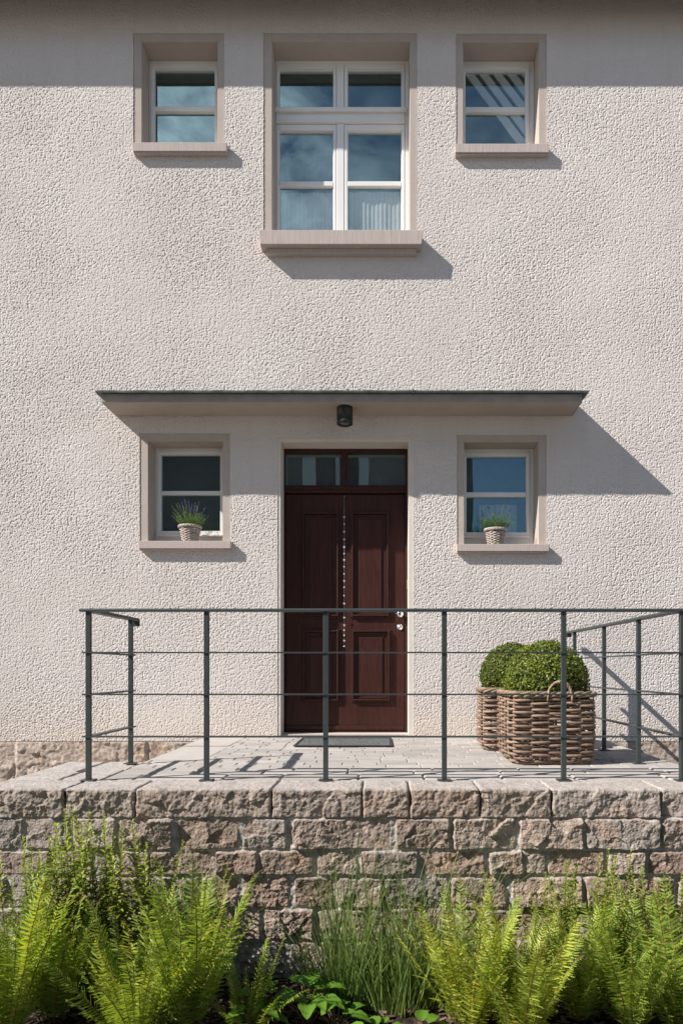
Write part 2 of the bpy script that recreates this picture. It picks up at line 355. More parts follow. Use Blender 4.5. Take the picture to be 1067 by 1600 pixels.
# roof and eaves
mb = MB(); mb.add([(-7.9,-.225,6.272),(6.9,-.225,6.272),(6.9,0,6.62),(-7.9,0,6.62),(-7.9,-.225,6.29),(6.9,-.225,6.29),(6.9,0,6.64),(-7.9,0,6.64)], [(0,3,2,1),(4,5,6,7),(0,1,5,4),(2,3,7,6)]); mb.box(-7.9, 6.9, -.244, -.2255, 6.268, 6.40)
mb.build('eaves', M['fascia'], house)
mb = MB(); mb.add([(-8,-.33,6.40),(7,-.33,6.40),(7,4.5,10.2),(-8,4.5,10.2),(-8,-.33,6.45),(7,-.33,6.45),(7,4.5,10.25),(-8,4.5,10.25)], [(0,3,2,1),(4,5,6,7),(0,1,5,4),(1,2,6,5),(2,3,7,6),(3,0,4,7)])
mb.build('roof', M['roof'], house)

def pane(m_, x0, x1, z0, z1, y=.216): m_.add([(x0,y,z0),(x1,y,z0),(x1,y,z1),(x0,y,z1)], [(0,1,2,3)])
def surround(o, c=None, bottom=None, mat='surround'):
    m_ = MB(); y0 = .004; X0, X1 = o['X']; x0, x1 = o['x']; Z1, z1 = o['Z1'], o['z1']; zb = bottom
    m_.box(X0, x0, y0, .25, zb, Z1); m_.box(x1, X1, y0, .25, zb, Z1); m_.box(x0, x1, y0, .25, z1, Z1)
    return m_.build('door_surround' if mat == 'doorplaster' else 'window_surround', M[mat], house, .003, 2)
for w in WINS:
    sb = w['sz']; surround(w, bottom=sb)
    # sill
    m_ = MB(); X0, X1 = w['sX']; sp, sh = w['sill'][3], w['sill'][4]; e = .012 if w['kind'] == 'mid' else .003
    m_.add([(X0,-sp,sb),(X1,-sp,sb),(X1,.30,sb),(X0,.30,sb),(X0+e,-sp+.002,sb-sh),(X1-e,-sp+.002,sb-sh),(X1-e,.03,sb-sh),(X0+e,.03,sb-sh)],
           [(0,1,2,3),(7,6,5,4),(4,5,1,0),(5,6,2,1),(6,7,3,2),(7,4,0,3)])
    if w['kind'] == 'mid': m_.box(X0+.055, X1-.055, -.055, .03, sb-sh-.045, sb-sh-.001)
    else: m_.box(X0+.006, X1-.006, -.045, .03, sb-sh-.012, sb-sh-.001)
    m_.build('window_sill', M['sillstone'], house, .003, 2)
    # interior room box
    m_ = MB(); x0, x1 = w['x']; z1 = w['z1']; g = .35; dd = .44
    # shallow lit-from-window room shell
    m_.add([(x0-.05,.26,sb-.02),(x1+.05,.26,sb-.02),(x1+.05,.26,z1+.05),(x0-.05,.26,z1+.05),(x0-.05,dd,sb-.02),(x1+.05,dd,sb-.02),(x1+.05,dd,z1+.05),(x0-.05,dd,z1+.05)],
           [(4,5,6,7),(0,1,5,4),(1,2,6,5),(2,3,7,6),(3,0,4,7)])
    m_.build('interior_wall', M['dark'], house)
    yF = .19
    cz0 = sb
    if w['kind'] != 'mid':
        m_ = MB(); px0 = fx(w['pane'][0][0]); px1 = fx(w['pane'][0][1]); pt = fz(w['pane'][0][2]); pb = fz(w['pane'][1][3])
        sw = .026   # sash face
        sx0, sx1, st, sbm = px0-sw, px1+sw, pt+sw+.006, pb-.055
        if w['kind'] == 'up': sbm = pb-.05
        m_.ring(x0, x1, cz0, z1, sx0+.004, sx1-.004, sbm+.004, st-.004, yF, .25)
        win = m_.build('window', M['white'], house, .004, 2)
        m_ = MB(); m_.ring(sx0, sx1, sbm, st, px0, px1, pb, pt, yF-.012, .235)
        m_.ring(px0-.006, px1+.006, pb-.006, pt+.006, px0+.003, px1-.003, pb+.003, pt-.003, yF+.002, .236)
        if w['kind'] == 'low': m_.box(sx0, sx1, yF-.03, yF-.013, sbm+.004, sbm+.022)
        sash = m_.build('sash', M['white'], win, .003, 2)
        m_ = MB(); m_.box(px0+.001, px1-.001, yF-.004, .232, fz(w['mun'][1]), fz(w['mun'][0])); m_.build('muntin', M['white'], win, .006, 2)
        for (a, b, c, d) in w['pane']:
            m_ = MB(); pane(m_, fx(a)+.001, fx(b)-.001, fz(d), fz(c)); m_.build('pane', M['glass'], win)
        mb2 = MB()
        if w is WINS[1]:      # diagonal slats added close behind the glass to give its pale stripes
            for k in range(5):
                a = fx(716+k*22); mb2.add([(a,.224,fz(95)),(a+.075,.224,fz(95)),(a+.70,.224,fz(235)),(a+.60,.224,fz(235)),(a,.234,fz(95)),(a+.075,.234,fz(95)),(a+.70,.234,fz(235)),(a+.60,.234,fz(235))],
                        [(0,1,2,3),(4,7,6,5),(0,4,5,1),(1,5,6,2),(2,6,7,3),(3,7,4,0)])
            mb2.build('diagonal_slats', M['timber'], win)
        if w is WINS[3]:
            vs = []; fs = []; n = 60
            for i in range(n+1):
                t = i/n; x = fx(752)+t*(fx(812)-fx(752)); y = .33+.012*math.sin(t*52)+.006*math.sin(t*23)
                vs += [(x, y, fz(850)), (x, y, fz(783))]
            fs = [(2*i, 2*i+2, 2*i+3, 2*i+1) for i in range(n)]
            mb2.add(vs, fs, smooth=True); mb2.build('curtain', M['curtain'], win)
    else:
        m_ = MB(); x0, x1 = w['x']
        a0, a1, b0, b1 = fx(436), fx(521), fx(543), fx(627.5)
        m_.ring(x0, x1, cz0, z1, fx(431.5), fx(632.5), fz(389), fz(101), yF, .25)
        m_.box(fx(526), fx(537.5), yF-.006, .24, fz(171), fz(101)); m_.box(fx(526), fx(537.5), yF-.006, .24, fz(389), fz(194))
        m_.box(fx(431.5), fx(632.5), yF-.008, .24, fz(194), fz(171))
        m_.box(fx(430.5), fx(633.5), yF-.034, yF-.009, fz(177.5), fz(171.5)); m_.box(fx(431), fx(633), yF-.022, yF-.009, fz(193.5), fz(191.5))
        win = m_.build('window', M['white'], house, .004, 2)
        for (p0, p1, q0, q1) in ((436,521,431.5,526),(543,627.5,537.5,632.5)):
            for (t0, t1, u0, u1, mun) in ((108,169,101.5,171,None),(204,382,194.5,388.5,(283,291))):
                m_ = MB(); m_.ring(fx(q0+.6), fx(q1-.6), fz(u1), fz(u0), fx(p0), fx(p1), fz(t1), fz(t0), yF-.003, .236)
                m_.ring(fx(p0)-.005, fx(p1)+.005, fz(t1)-.005, fz(t0)+.005, fx(p0)+.004, fx(p1)-.004, fz(t1)+.004, fz(t0)-.004, yF+.009, .237)
                m_.build('sash', M['white'], win, .003, 2)
                if mun:
                    m_ = MB(); m_.box(fx(p0)+.001, fx(p1)-.001, yF-.002, .232, fz(mun[1]), fz(mun[0])); m_.build('muntin', M['white'], win, .006, 2)
                    rng = ((t0, mun[0]), (mun[1], t1))
                else: rng = ((t0, t1),)
                for (c, d) in rng:
                    m_ = MB(); pane(m_, fx(p0)+.001, fx(p1)-.001, fz(d), fz(c)); m_.build('pane', M['glass'], win)
        for (xa, xb, top) in ((438, 520, 294), (545, 627, 293)):
            mb2 = MB(); vs = []; n = 70
            for i in range(n+1):
                t = i/n; x = fx(xa)+t*(fx(xb)-fx(xa)); y = .247+.004*math.sin(t*17)+.003*math.sin(t*77+1)
                vs += [(x, y, fz(396)), (x, y, fz(top))]
            mb2.add(vs, [(2*i, 2*i+2, 2*i+3, 2*i+1) for i in range(n)], smooth=True); mb2.build('curtain', M['curtain'], win)

# door
surround(DO, bottom=ZT-.02, mat='doorplaster')
m_ = MB(); m_.box(DO['x'][0], DO['x'][1], .03, .27, -.02, ZT+.012); m_.build('threshold', M['sillstone'], house, .003)
Y = .19; dx0, dx1 = DO['x']; dz1 = DO['z1']; zb = ZT+.013
m_ = MB(); m_.ring(dx0, dx1, zb, dz1, fx(445), fx(633), zb, fz(706.5), Y, .27)
m_.box(fx(445), fx(633), Y-.002, .26, fz(770), fz(758)); m_.box(fx(445), fx(633), Y-.014, Y-.003, fz(764), fz(760.5))
m_.box(fx(533), fx(543.5), Y+.002, .26, fz(758), fz(706.5)); m_.box(fx(536), fx(540.5), Y-.010, Y+.001, fz(758), fz(706.5))
door = m_.build('door_frame', M['wood'], house, .004, 2)
for (a, b) in ((445, 533), (543.5, 633)):
    m_ = MB(); pane(m_, fx(a), fx(b), fz(758), fz(706.5), .228); m_.build('transom_pane', M['glass'], door)
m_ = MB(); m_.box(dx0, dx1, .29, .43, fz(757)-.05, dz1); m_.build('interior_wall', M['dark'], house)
m_ = MB(); YL = Y+.022; lx0, lx1, lz0, lz1 = fx(446), fx(632.4), zb+.004, fz(771.5)
m_.box(lx0, lx1, YL, YL+.05, lz0, lz1)
def molding(m_, a, b, c, d):
    x0, x1, z0, z1 = fx(a), fx(b), fz(d), fz(c)
    def rg(i, j, ya, yb): m_.ring(x0+i, x1-i, z0+i, z1-i, x0+j, x1-j, z0+j, z1-j, ya, yb)
    rg(0, .012, YL-.010, YL-.0005); rg(.012, .028, YL-.028, YL-.0006); rg(.030, .042, YL-.009, YL-.0007)
    m_.box(x0+.075, x1-.075, YL-.010, YL-.0008, z0+.075, z1-.075)
leaf = None
m_.box(lx0+.004, lx1-.004, YL-.016, YL-.0005, fz(1140), fz(1134)); m_.box(lx0+.004, lx1-.004, YL-.008, YL-.0005, lz0+.002, fz(1141))
leaf = m_.build('door', M['wood'], house, .002, 1)
for (a, b, c, d) in ((470.6,531,798,965),(547,609,798,965),(471.5,531,982.5,1097),(548,610.5,982.5,1097)):
    m_ = MB(); molding(m_, a, b, c, d); m_.build('panel', M['wood'], leaf, .004, 2)
kx = fx(624.7)
m_ = MB(); m_.lathe([(.026,0),(.026,.006),(.012,.009),(.010,.03),(.018,.036),(.029,.046),(.031,.058),(.026,.068),(.012,.073),(.001,.074)], 28, (kx, YL-.0005, fz(960)), 'y'); m_.build('door_knob', M['chrome'], leaf)
m_ = MB(); m_.lathe([(.028,0),(.028,.006),(.024,.010),(.011,.010),(.011,.014),(.001,.014)], 28, (kx, YL-.0005, fz(979.5)), 'y'); m_.build('door_lock', M['chrome'], leaf)
m_ = MB(); m_.box(dx1-.010, dx1-.001, .12, .165, fz(922), fz(908)); m_.build('strike_plate', M['chrome'], door, .003)

# canopy
def canopy():
    sC = F/(CAMD-.31)
    X0, X1 = (160-595)/sC, (908-595)/sC; zb = CAMZ+(1046-628.5)/sC; zt = CAMZ+(1046-615)/sC
    m_ = MB(); m_.box(X0, X1, -.31, -.001, zb, zt+.015)
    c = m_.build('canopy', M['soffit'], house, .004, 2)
    m_ = MB(); m_.box(X0-.002, X1+.002, -.316, -.3105, zb-.001, zt+.012); m_.box(X0-.006, X0-.0005, -.3104, -.001, zb, zt+.012); m_.box(X1+.0005, X1+.006, -.3104, -.001, zb, zt+.012)
    m_.build('fascia', M['fascia'], c, .001, 1)
    m_ = MB(); x0, x1 = (150-595)/(F/(CAMD-.34)), (919-595)/(F/(CAMD-.34)); zt2 = CAMZ+(1046-609.5)/(F/(CAMD-.345))
    n = 90; vs = []
    for i in range(n+1):
        x = x0+(x1-x0)*i/n; w_ = .0015*math.sin(i*.9)+.001*math.sin(i*2.3)
        vs += [(x, -.001, zt2+.02), (x, -.343, zt2+w_*.6), (x, -.349, zt2-.004+w_), (x, -.348+w_, zt2-.020+w_*.4), (x, -.318, zt2-.022), (x, -.001, zt2-.012)]
    fs = [(i*6+k, (i+1)*6+k, (i+1)*6+(k+1) % 6, i*6+(k+1) % 6) for i in range(n) for k in range(6)]
    fs += [tuple(range(6))[::-1], tuple(n*6+k for k in range(6))]
    m_.add([(a, b, c_) for a, b, c_ in vs], fs)
    m_.box((530+115-595)/188.-.006, (530+115-595)/188.+.006, -.352, -.02, zt2-.026, zt2+.007)
    m_.build('canopy_flashing', M['zinc'], c)
    return zb
zsof = canopy()
lamp = thing('porch_lamp', 'small black cylinder lamp under the canopy above the door', 'lamp', ((538.5-595)/185.5, -.20, zsof))
m_ = MB(); m_.lathe([(.066,0),(.067,-.004),(.067,-.100),(.064,-.101),(.064,-.106),(.067,-.107),(.067,-.142),(.060,-.146),(.058,-.130)], 40); m_.build('lamp_body', M['black'], lamp)
m_ = MB(); m_.lathe([(.056,-.129),(.056,-.135),(.02,-.139)], 32); m_.build('lens', M['lens'], lamp)

# ------------------------------------------------------------ house plinth (rough stone strip)
def stone_height(X, Z, stones, rs, face=.0, mortar=-.028, joint=.006, famp=.012, rnd=.022, tintf=None, cell=.055, tilt=.11):
    H = np.full(X.shape, mortar) + .008*fbm(X, Z, 30, 4, 11)
    T = np.ones(X.shape+(3,))*np.array((.39, .36, .325))
    for (x0, x1, z0, z1) in stones:
        i0, i1 = np.searchsorted(X[0], [x0-.02, x1+.02]); j0, j1 = np.searchsorted(Z[:, 0], [z0-.02, z1+.02])
        if i1 <= i0 or j1 <= j0: continue
        x = X[j0:j1, i0:i1]; z = Z[j0:j1, i0:i1]; sd = rs.randint(1000)
        ex = .009*perlin(x*14, z*14, sd)+.004*perlin(x*45, z*45, sd+2); ez = .007*perlin(x*14, z*14, sd+1)+.004*perlin(x*45, z*45, sd+3)
        dx = np.minimum(x+ex-x0, x1-x-ex)-joint; dz = np.minimum(z+ez-z0, z1-z-ez)-joint
        rc = rs.uniform(.004, .018); d = np.where((dx < rc) & (dz < rc), rc-np.hypot(np.maximum(rc-dx,0), np.maximum(rc-dz,0)), np.minimum(dx, dz))
        prof = sstep(d/rnd+.05); inside = d > -.003
        h = face + rs.uniform(-.008, .010) + facets(x, z, rs, x0, x1, z0, z1, cell*rs.uniform(.8, 1.8), famp, tilt) + .0062*fbm(x, z, 24, 6, sd, .74) + (x-x0-(x1-x0)/2)*rs.uniform(-.08, .08) + (z-z0-(z1-z0)/2)*rs.uniform(-.12, .05)
        hh = mortar + (h-mortar)*prof
        H[j0:j1, i0:i1] = np.where(inside, np.maximum(hh, H[j0:j1, i0:i1]), H[j0:j1, i0:i1])
        c = np.array(tintf(rs)); v = 1+.30*fbm(x, z, 9, 3, sd+5)[..., None]; stain = sstep((perlin(x*7, z*7, sd+9)-.1)/.4)[..., None]
        cc = c*v*(1-stain*.5) + stain*.5*np.array((.37, .24, .17))*v
        k = sstep(d/.006)[..., None]; T[j0:j1, i0:i1] = T[j0:j1, i0:i1]*(1-k)+cc*k
    return H, T
rs = np.random.RandomState(11)
xa = np.arange(-4.5, 3.6, .010); za = np.arange(-.96, -.024, .010)
X, Z = np.meshgrid(xa, za)
st = []; x = -4.5
while x < 3.6:
    L1 = rs.uniform(.35, .75); st.append((x, x+L1, -.42, -.02)); x += L1
x = -4.5
while x < 3.6:
    L1 = rs.uniform(.35, .75); st.append((x, x+L1, -.97, -.42)); x += L1
H, T = stone_height(X, Z, st, rs, face=.008, mortar=-.004, joint=.002, famp=.006, tintf=lambda r: np.array((.40, .33, .275))*r.uniform(.85, 1.15), cell=.07)
gridmesh('plinth', np.stack([X, -H-.006, Z], -1), M['masonry'], house, tint=T)

# ------------------------------------------------------------ retaining wall
SR = 312.0; YR = F/SR-CAMD        # front plane of the wall
rx = lambda px: (px-595)/SR
rz_ = lambda py: CAMZ+(1046-py)/SR
wallT = thing('retaining_wall', 'low retaining wall of rough sandstone blocks carrying the terrace', 'stone wall', (0, YR, -.95))
def fill(a, b, lst, w0=60, w1=110):       # extend a course with random stones to both sides
    out = [list(p) for p in lst]; x = out[0][0]-5
    while x > a:
        L1 = R.uniform(w0, w1); out.insert(0, [max(x-L1, a), x]); x -= L1+4
    x = out[-1][1]+5
    while x < b:
        L1 = R.uniform(w0, w1); out.append([x, min(x+L1, b)]); x += L1+4
    return [p for p in out if p[1]-p[0] > 12]
EL, ER = -42, 1200
courses = [
 (1279, 1328, [(-42,36),(40,108),(114,180),(184,272),(276,373),(378,448),(456,610),(618,703),(707,806),(811,911),(915,1031)]),
 (1330, 1368, [(150,232),(236,333),(337,402),(406,490),(495,559),(562,653),(656,758),(763,852),(856,945),(949,1008),(1014,1082)]),
 (1371, 1419, [(232,310),(315,373),(378,452),(459,521),(526,598),(600,701),(704,791),(799,911),(915,985),(989,1055)]),
 (1421, 1469, [(340,408),(412,491),(497,572),(578,660),(665,746),(755,862),(868,935),(940,1018),(1024,1085)]),
 (1471, 1524, [(372,447),(452,530),(536,640),(646,720),(726,800),(806,900)]),
]
stones = []
for (t0, t1, ls) in courses:
    for (a, b) in fill(EL, ER, ls):
        if t0 == 1279 and a > 1030: continue
        stones.append((rx(a), rx(b), rz_(t1), rz_(t0)))
stones.append((rx(1034), rx(1110), rz_(1328), rz_(1279))); stones.append((rx(1114), rx(1200), rz_(1328), rz_(1279)))
xa = np.arange(rx(EL)-.01, rx(ER)+.01, .0035); za = np.arange(rz_(1530), rz_(1276), .0035)
X, Z = np.meshgrid(xa, za); rs = np.random.RandomState(5)
def sandst(r):
    c = [(.355,.30,.262),(.325,.28,.252),(.375,.325,.285),(.315,.245,.208),(.34,.31,.29),(.345,.285,.24)][r.randint(6)]
    return np.array(c)*np.array((.90,.84,.79))*r.uniform(.86, 1.12)
H, T = stone_height(X, Z, stones, rs, face=.0, mortar=-.017, joint=.0015, famp=.0035, rnd=.007, tintf=sandst, cell=.06)
# the left end is pointed flush with smeared mortar
flush = sstep((-1.12-X)/.35)*.75
H = H*(1-flush*.55) + flush*.55*(-.012+.010*fbm(X, Z, 12, 5, 40)+.012*perlin(X*6, Z*6, 41))
T = T*(1-.45*flush[..., None]) + .45*flush[..., None]*np.array((.36, .325, .29))
g = gridmesh('masonry', np.stack([X, -H-.004, Z+.95], -1), M['masonry'], wallT, tint=T)
m_ = MB(); m_.box(rx(EL), rx(ER), .04, .30, 0.0, .945-.13); m_.box(-2.03, -1.80, .32, 1.02, 0, .83); m_.box(1.66, 1.86, .32, 2.5, 0, .83)
m_.build('core', M['masonry'], wallT)
# coping stones: a sheet bent over the arris; each stone its own part
zc0 = rz_(1278); DEPTH = .29; r0 = .012; Hc = -zc0
def coping(x0, x1, seed, tintc, rough=1.0):
    rs = np.random.RandomState(seed)
    Lf = Hc-r0; arc = r0*math.pi/2; Lt = DEPTH-r0; tot = Lf+arc+Lt
    nv = int(tot/.0045); nu = max(4, int((x1-x0)/.0045))
    v = np.linspace(0, tot, nv); u = np.linspace(x0, x1, nu); U, V = np.meshgrid(u, v)
    Yc = np.where(V < Lf, 0, np.where(V < Lf+arc, r0*(1-np.cos((V-Lf)/r0)), r0+(V-Lf-arc)))
    Zc = np.where(V < Lf, V-Hc, np.where(V < Lf+arc, -r0+r0*np.sin((V-Lf)/r0), 0))
    ang = np.clip((V-Lf)/r0, 0, math.pi/2); ny = -np.cos(ang); nz = np.sin(ang)
    front = 1-sstep((V-Lf+.01)/.05)
    h = (facets(U, V, rs, x0, x1, 0, Lf+arc, .07, .0045, .08)+.0075*fbm(U, V, 22, 6, seed, .72)+.001)*front*rough + (1-front)*(.0035*fbm(U, V, 20, 4, seed+3)-.0035*np.maximum(0, perlin(U*45, V*45, seed+4)))
    d = np.minimum(np.minimum(U-x0, x1-U)+.004*perlin(U*30, V*30, seed), np.minimum(V+.004, tot-V+.004))
    h = h - .016*(1-sstep((d+.001)/.009))
    P = np.stack([U, Yc+ny*h, Zc+nz*h+.95], -1)
    vv = 1+.20*fbm(U, V, 9, 3, seed+5); st_ = sstep((perlin(U*6, V*6, seed+9)-.1)/.4)*front
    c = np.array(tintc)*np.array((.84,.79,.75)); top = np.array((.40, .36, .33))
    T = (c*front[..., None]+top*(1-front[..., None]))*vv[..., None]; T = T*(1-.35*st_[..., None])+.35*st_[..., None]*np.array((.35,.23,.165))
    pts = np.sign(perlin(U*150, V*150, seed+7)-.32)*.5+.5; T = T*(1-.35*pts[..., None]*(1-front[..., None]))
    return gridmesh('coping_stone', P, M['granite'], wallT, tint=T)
cx = [-42, 100, 211, 424, 566, 640, 750, 862, 1033, 1110, 1200]
cc = [(.37,.33,.295),(.36,.32,.285),(.37,.32,.285),(.37,.325,.29),(.37,.31,.27),(.36,.295,.25),(.37,.32,.28),(.40,.36,.335),(.42,.38,.35),(.4,.36,.33)]
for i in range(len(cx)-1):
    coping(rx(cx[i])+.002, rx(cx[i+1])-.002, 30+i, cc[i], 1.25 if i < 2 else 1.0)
m_ = MB(); m_.box(rx(EL)+.005, rx(ER)-.005, .055, DEPTH-.01, .95-Hc+.004, .95-.012); m_.build('mortar_bed', M['joint'], wallT)
# granite landing slabs on the left
def slab(x0, x1, y0, y1, seed, parent, base):
    nu, nv = int((x1-x0)/.006), int((y1-y0)/.006); U, V = np.meshgrid(np.linspace(x0, x1, nu), np.linspace(y0, y1, nv))
    d = np.minimum(np.minimum(U-x0, x1-U), np.minimum(V-y0, y1-V))+.003*perlin(U*25, V*25, seed)
    h = .004*fbm(U, V, 12, 5, seed)-.005*np.maximum(0, perlin(U*42, V*42, seed+4)-.1) - .05*(1-sstep((d+.006)/.018))
    pts = np.sign(perlin(U*120, V*120, seed+7)-.36)*.5+.5
    T = (np.array((.41,.375,.345))*(1+.15*fbm(U, V, 8, 3, seed+1))[..., None])*(1-.45*pts[..., None])
    return gridmesh('coping_stone', np.stack([U, V-base[1], h-base[2]], -1), M['granite'], parent, tint=T)
YB = YR+DEPTH
for i, (a, b, c, d) in enumerate([(-2.03,-1.75,YB,-1.95),(-2.03,-1.78,-1.95,-1.515),(-1.745,-1.52,YB,-1.86),(-1.775,-1.52,-1.855,-1.515)]):
    slab(a+.002, b-.002, c+.002, d-.002, 60+i, wallT, (0, YR, -.95))

# ------------------------------------------------------------ paving
mb = MB(); mb.box(-1.52, 1.86, YB, -.0, -.12, -.014); mb.box(-2.02, -1.521, YB, -1.52, -.12, -.03)
mb.build('paving_bed', M['joint'], None, kind='structure')
BIG0 = -1.5; pav = MB(); y = YB+.004; rr = random.Random(4); row = 0
while y < -.02:
    h = [.20, .125, .115][row] if row < 3 else rr.uniform(.085, .115)
    if y+h > -.05: h = -.004-y
    gap = .006 if row < 3 else .003
    x = -1.52 + rr.uniform(-.2, 0); xend = 1.86
    while x < xend:
        l = rr.uniform(.30, .52) if row < 3 else rr.uniform(.12, .27)
        xa_, xb_ = max(x, -1.52), min(x+l, xend)
        if y > -1.515-h*.5 and xb_ > -1.165: xa_ = max(xa_, -1.165)
        if xb_-xa_ > .03:
            big = (y > -1.515-h*.5 and xa_ < -1.17)
            if not big:
                z0 = ZT*(y+2.3)/2.3; t = rr.uniform(-.0015, .0015); g2 = gap/2
                base = rr.choice([(.385,.355,.33),(.355,.332,.31),(.40,.365,.335),(.34,.317,.295)]); k = rr.uniform(.88, 1.1); colr = tuple(c*k for c in base)
                e = .007 if row < 3 else .004
                j = [rr.uniform(-.004, .004) for _ in range(8)]
                X0, X1, Y0, Y1 = xa_+g2, xb_-g2, y+g2, y+h-g2
                top = [(X0+e+abs(j[0]),Y0+e+abs(j[1]),z0+t),(X1-e-abs(j[2]),Y0+e+abs(j[3]),z0+t),(X1-e-abs(j[4]),Y1-e-abs(j[5]),z0+t+.001),(X0+e+abs(j[6]),Y1-e-abs(j[7]),z0+t+.001)]
                low = [(X0,Y0,z0+t-e*.8),(X1,Y0,z0+t-e*.8),(X1,Y1,z0+t-e*.8),(X0,Y1,z0+t-e*.8)]
                bot = [(a,b,-.03) for a,b,_ in low]
                pav.add(top+low+bot, [(0,1,2,3),(4,5,1,0),(5,6,2,1),(6,7,3,2),(7,4,0,3),(8,9,5,4),(9,10,6,5),(10,11,7,6),(11,8,4,7)], 0, colr)
        x += l
    if y <= -1.515-h*.5: BIG0 = y+h
    y += h; row += 1
# big landing slabs by the steps
for (a, b, c, d) in ((-1.52, -1.165, BIG0, -.72), (-1.52, -1.165, -.715, -.01)):
    pav.box(a+.003, b-.003, c+.003, d-.003, -.10, ZT*(c+2.3)/2.3+.001, 0, (.42, .39, .36))
pav.build('paving', M['paver'], None, bevel=0, kind='structure')
# steps down to the left beside the house
m_ = MB()
for k in range(4): m_.box(-1.55-.30*(k+1), -1.525-.30*k, -1.50, -.03, -.95, -.20-.17*k, 0, (.42, .39, .36))
o = m_.build('garden_steps', M['paver'], None, .006); tag(o, 'stone steps going down to the left between terrace and house', 'steps')

# ------------------------------------------------------------ railing
rail = thing('railing', 'dark grey steel railing standing on the terrace edge', 'railing', (0, -2.28, 0))
PXs = [-1.573, -.938, -.297, .341, .983, 1.62]
posts = [(x, 0) for x in PXs] + [(-1.573, .62)] + [(1.62, .62), (1.62, 1.285), (1.62, 2.04)]
HR = .915; RZ = [.691, .4655, .238]
for (x, y) in posts:
    zb_ = ZT*(y/2.28) if y > 0 else 0.0
    m_ = MB(); m_.box(x-.0135, x+.0135, y-.011, y+.011, zb_+.008, HR-.006); p = m_.build('post', M['steel'], rail, .002, 1)
    m_ = MB(); m_.box(x-.037, x+.037, y-.03, y+.03, zb_+.0015, zb_+.0078); m_.build('base_plate', M['steel'], p, .002, 1)
def bar(p, q, w, h, name, rnd=0):
    p, q = Vector(p), Vector(q); t = (q-p).normalized(); s_ = Vector((-t.y, t.x, 0)); m_ = MB(); vs = []
    prof = [(-w/2,-h/2),(w/2,-h/2),(w/2,h*.15),(w*.36,h/2),(-w*.36,h/2),(-w/2,h*.15)]
    for c in (p, q):
        for a, b in prof: vs.append(tuple(c+s_*a+Vector((0,0,b))))
    n = 6; m_.add(vs, [tuple(range(n))[::-1] if False else tuple(range(n)), tuple(range(2*n-1, n-1, -1))]+[(k, n+k, n+(k+1) % n, (k+1) % n) for k in range(n)])
    return m_
xl, xr = PXs[0], PXs[-1]
bar((xl-.045, 0, HR+.004), (xr+.045, 0, HR+.004), .042, .017, 'x').build('handrail', M['steel'], rail, .002, 2)
for (x, y1) in ((xl, .71), (xr, 2.205)):
    m_ = bar((x, .0215, HR+.004), (x, y1, HR+.004), .052, .020, 'x')
    m_.box(x-.022, x+.022, y1+.0005, y1+.014, HR-.038, HR+.010)     # turned-down end
    m_.build('handrail', M['steel'], rail, .003, 2)
for z in RZ:
    m_ = MB(); m_.box(xl-.03, xr+.03, -.017, .017, z-.0038, z+.0038); m_.build('rail', M['steel'], rail)
    for (x, y1) in ((xl, .66), (xr, 2.08)):
        m_ = MB(); m_.box(x-.019, x+.019, .0175, y1, z-.0046, z+.0044); m_.build('rail', M['steel'], rail)

# ------------------------------------------------------------ doormat
mat_ = MB(); ax, ay = (458-595)/207., 5.15-CAMD
def matmat():
    m, t, p, o = newmat('doormat_rubber'); L = t.links.new; p.inputs['Roughness'].default_value = .75
    c = N(t, 'ShaderNodeTexCoord'); n = N(t, 'ShaderNodeTexVoronoi', feature='DISTANCE_TO_EDGE', ins={'Scale': 26}); L(c.outputs['Object'], n.inputs['Vector'])
    w = N(t, 'ShaderNodeTexWave', wave_type='RINGS', ins={'Scale': 9, 'Distortion': 6, 'Detail': 1}); L(c.outputs['Object'], w.inputs['Vector'])
    r = N(t, 'ShaderNodeMapRange', ins={'From Min': .0, 'From Max': .16}); L(n.outputs['Distance'], r.inputs[0])
    mu = N(t, 'ShaderNodeMath', operation='MULTIPLY'); L(r.outputs[0], mu.inputs[0]); L(w.outputs[1] if len(w.outputs) > 1 else w.outputs[0], mu.inputs[1])
    mx = N(t, 'ShaderNodeMix', data_type='RGBA'); mx.inputs[6].default_value = (.14,.15,.145,1); mx.inputs[7].default_value = (.018,.022,.024,1); L(mu.outputs[0], mx.inputs[0]); L(mx.outputs[2], p.inputs['Base Color'])
    b = N(t, 'ShaderNodeBump', ins={'Distance': .006}); L(mu.outputs[0], b.inputs['Height']); L(b.outputs[0], p.inputs['Normal'])
    return m
M['mat'] = matmat()
mt = thing('doormat', 'black patterned rubber mat in front of the dark door', 'doormat', (ax+.375, -.52, .0175))
m_ = MB(); m_.box(-.355, .355, -.27, .27, .001, .006); m_.build('mat_surface', M['mat'], mt)
m_ = MB(); m_.ring(-.375, .375, -.29, .29, -.354, .354, -.269, .269, 0, .009)
m_.v = [(a, c, b+.001) for a, b, c in m_.v]; m_.f = [f[::-1] for f in m_.f]
m_.build('border', M['rubber'], mt, .002, 1)

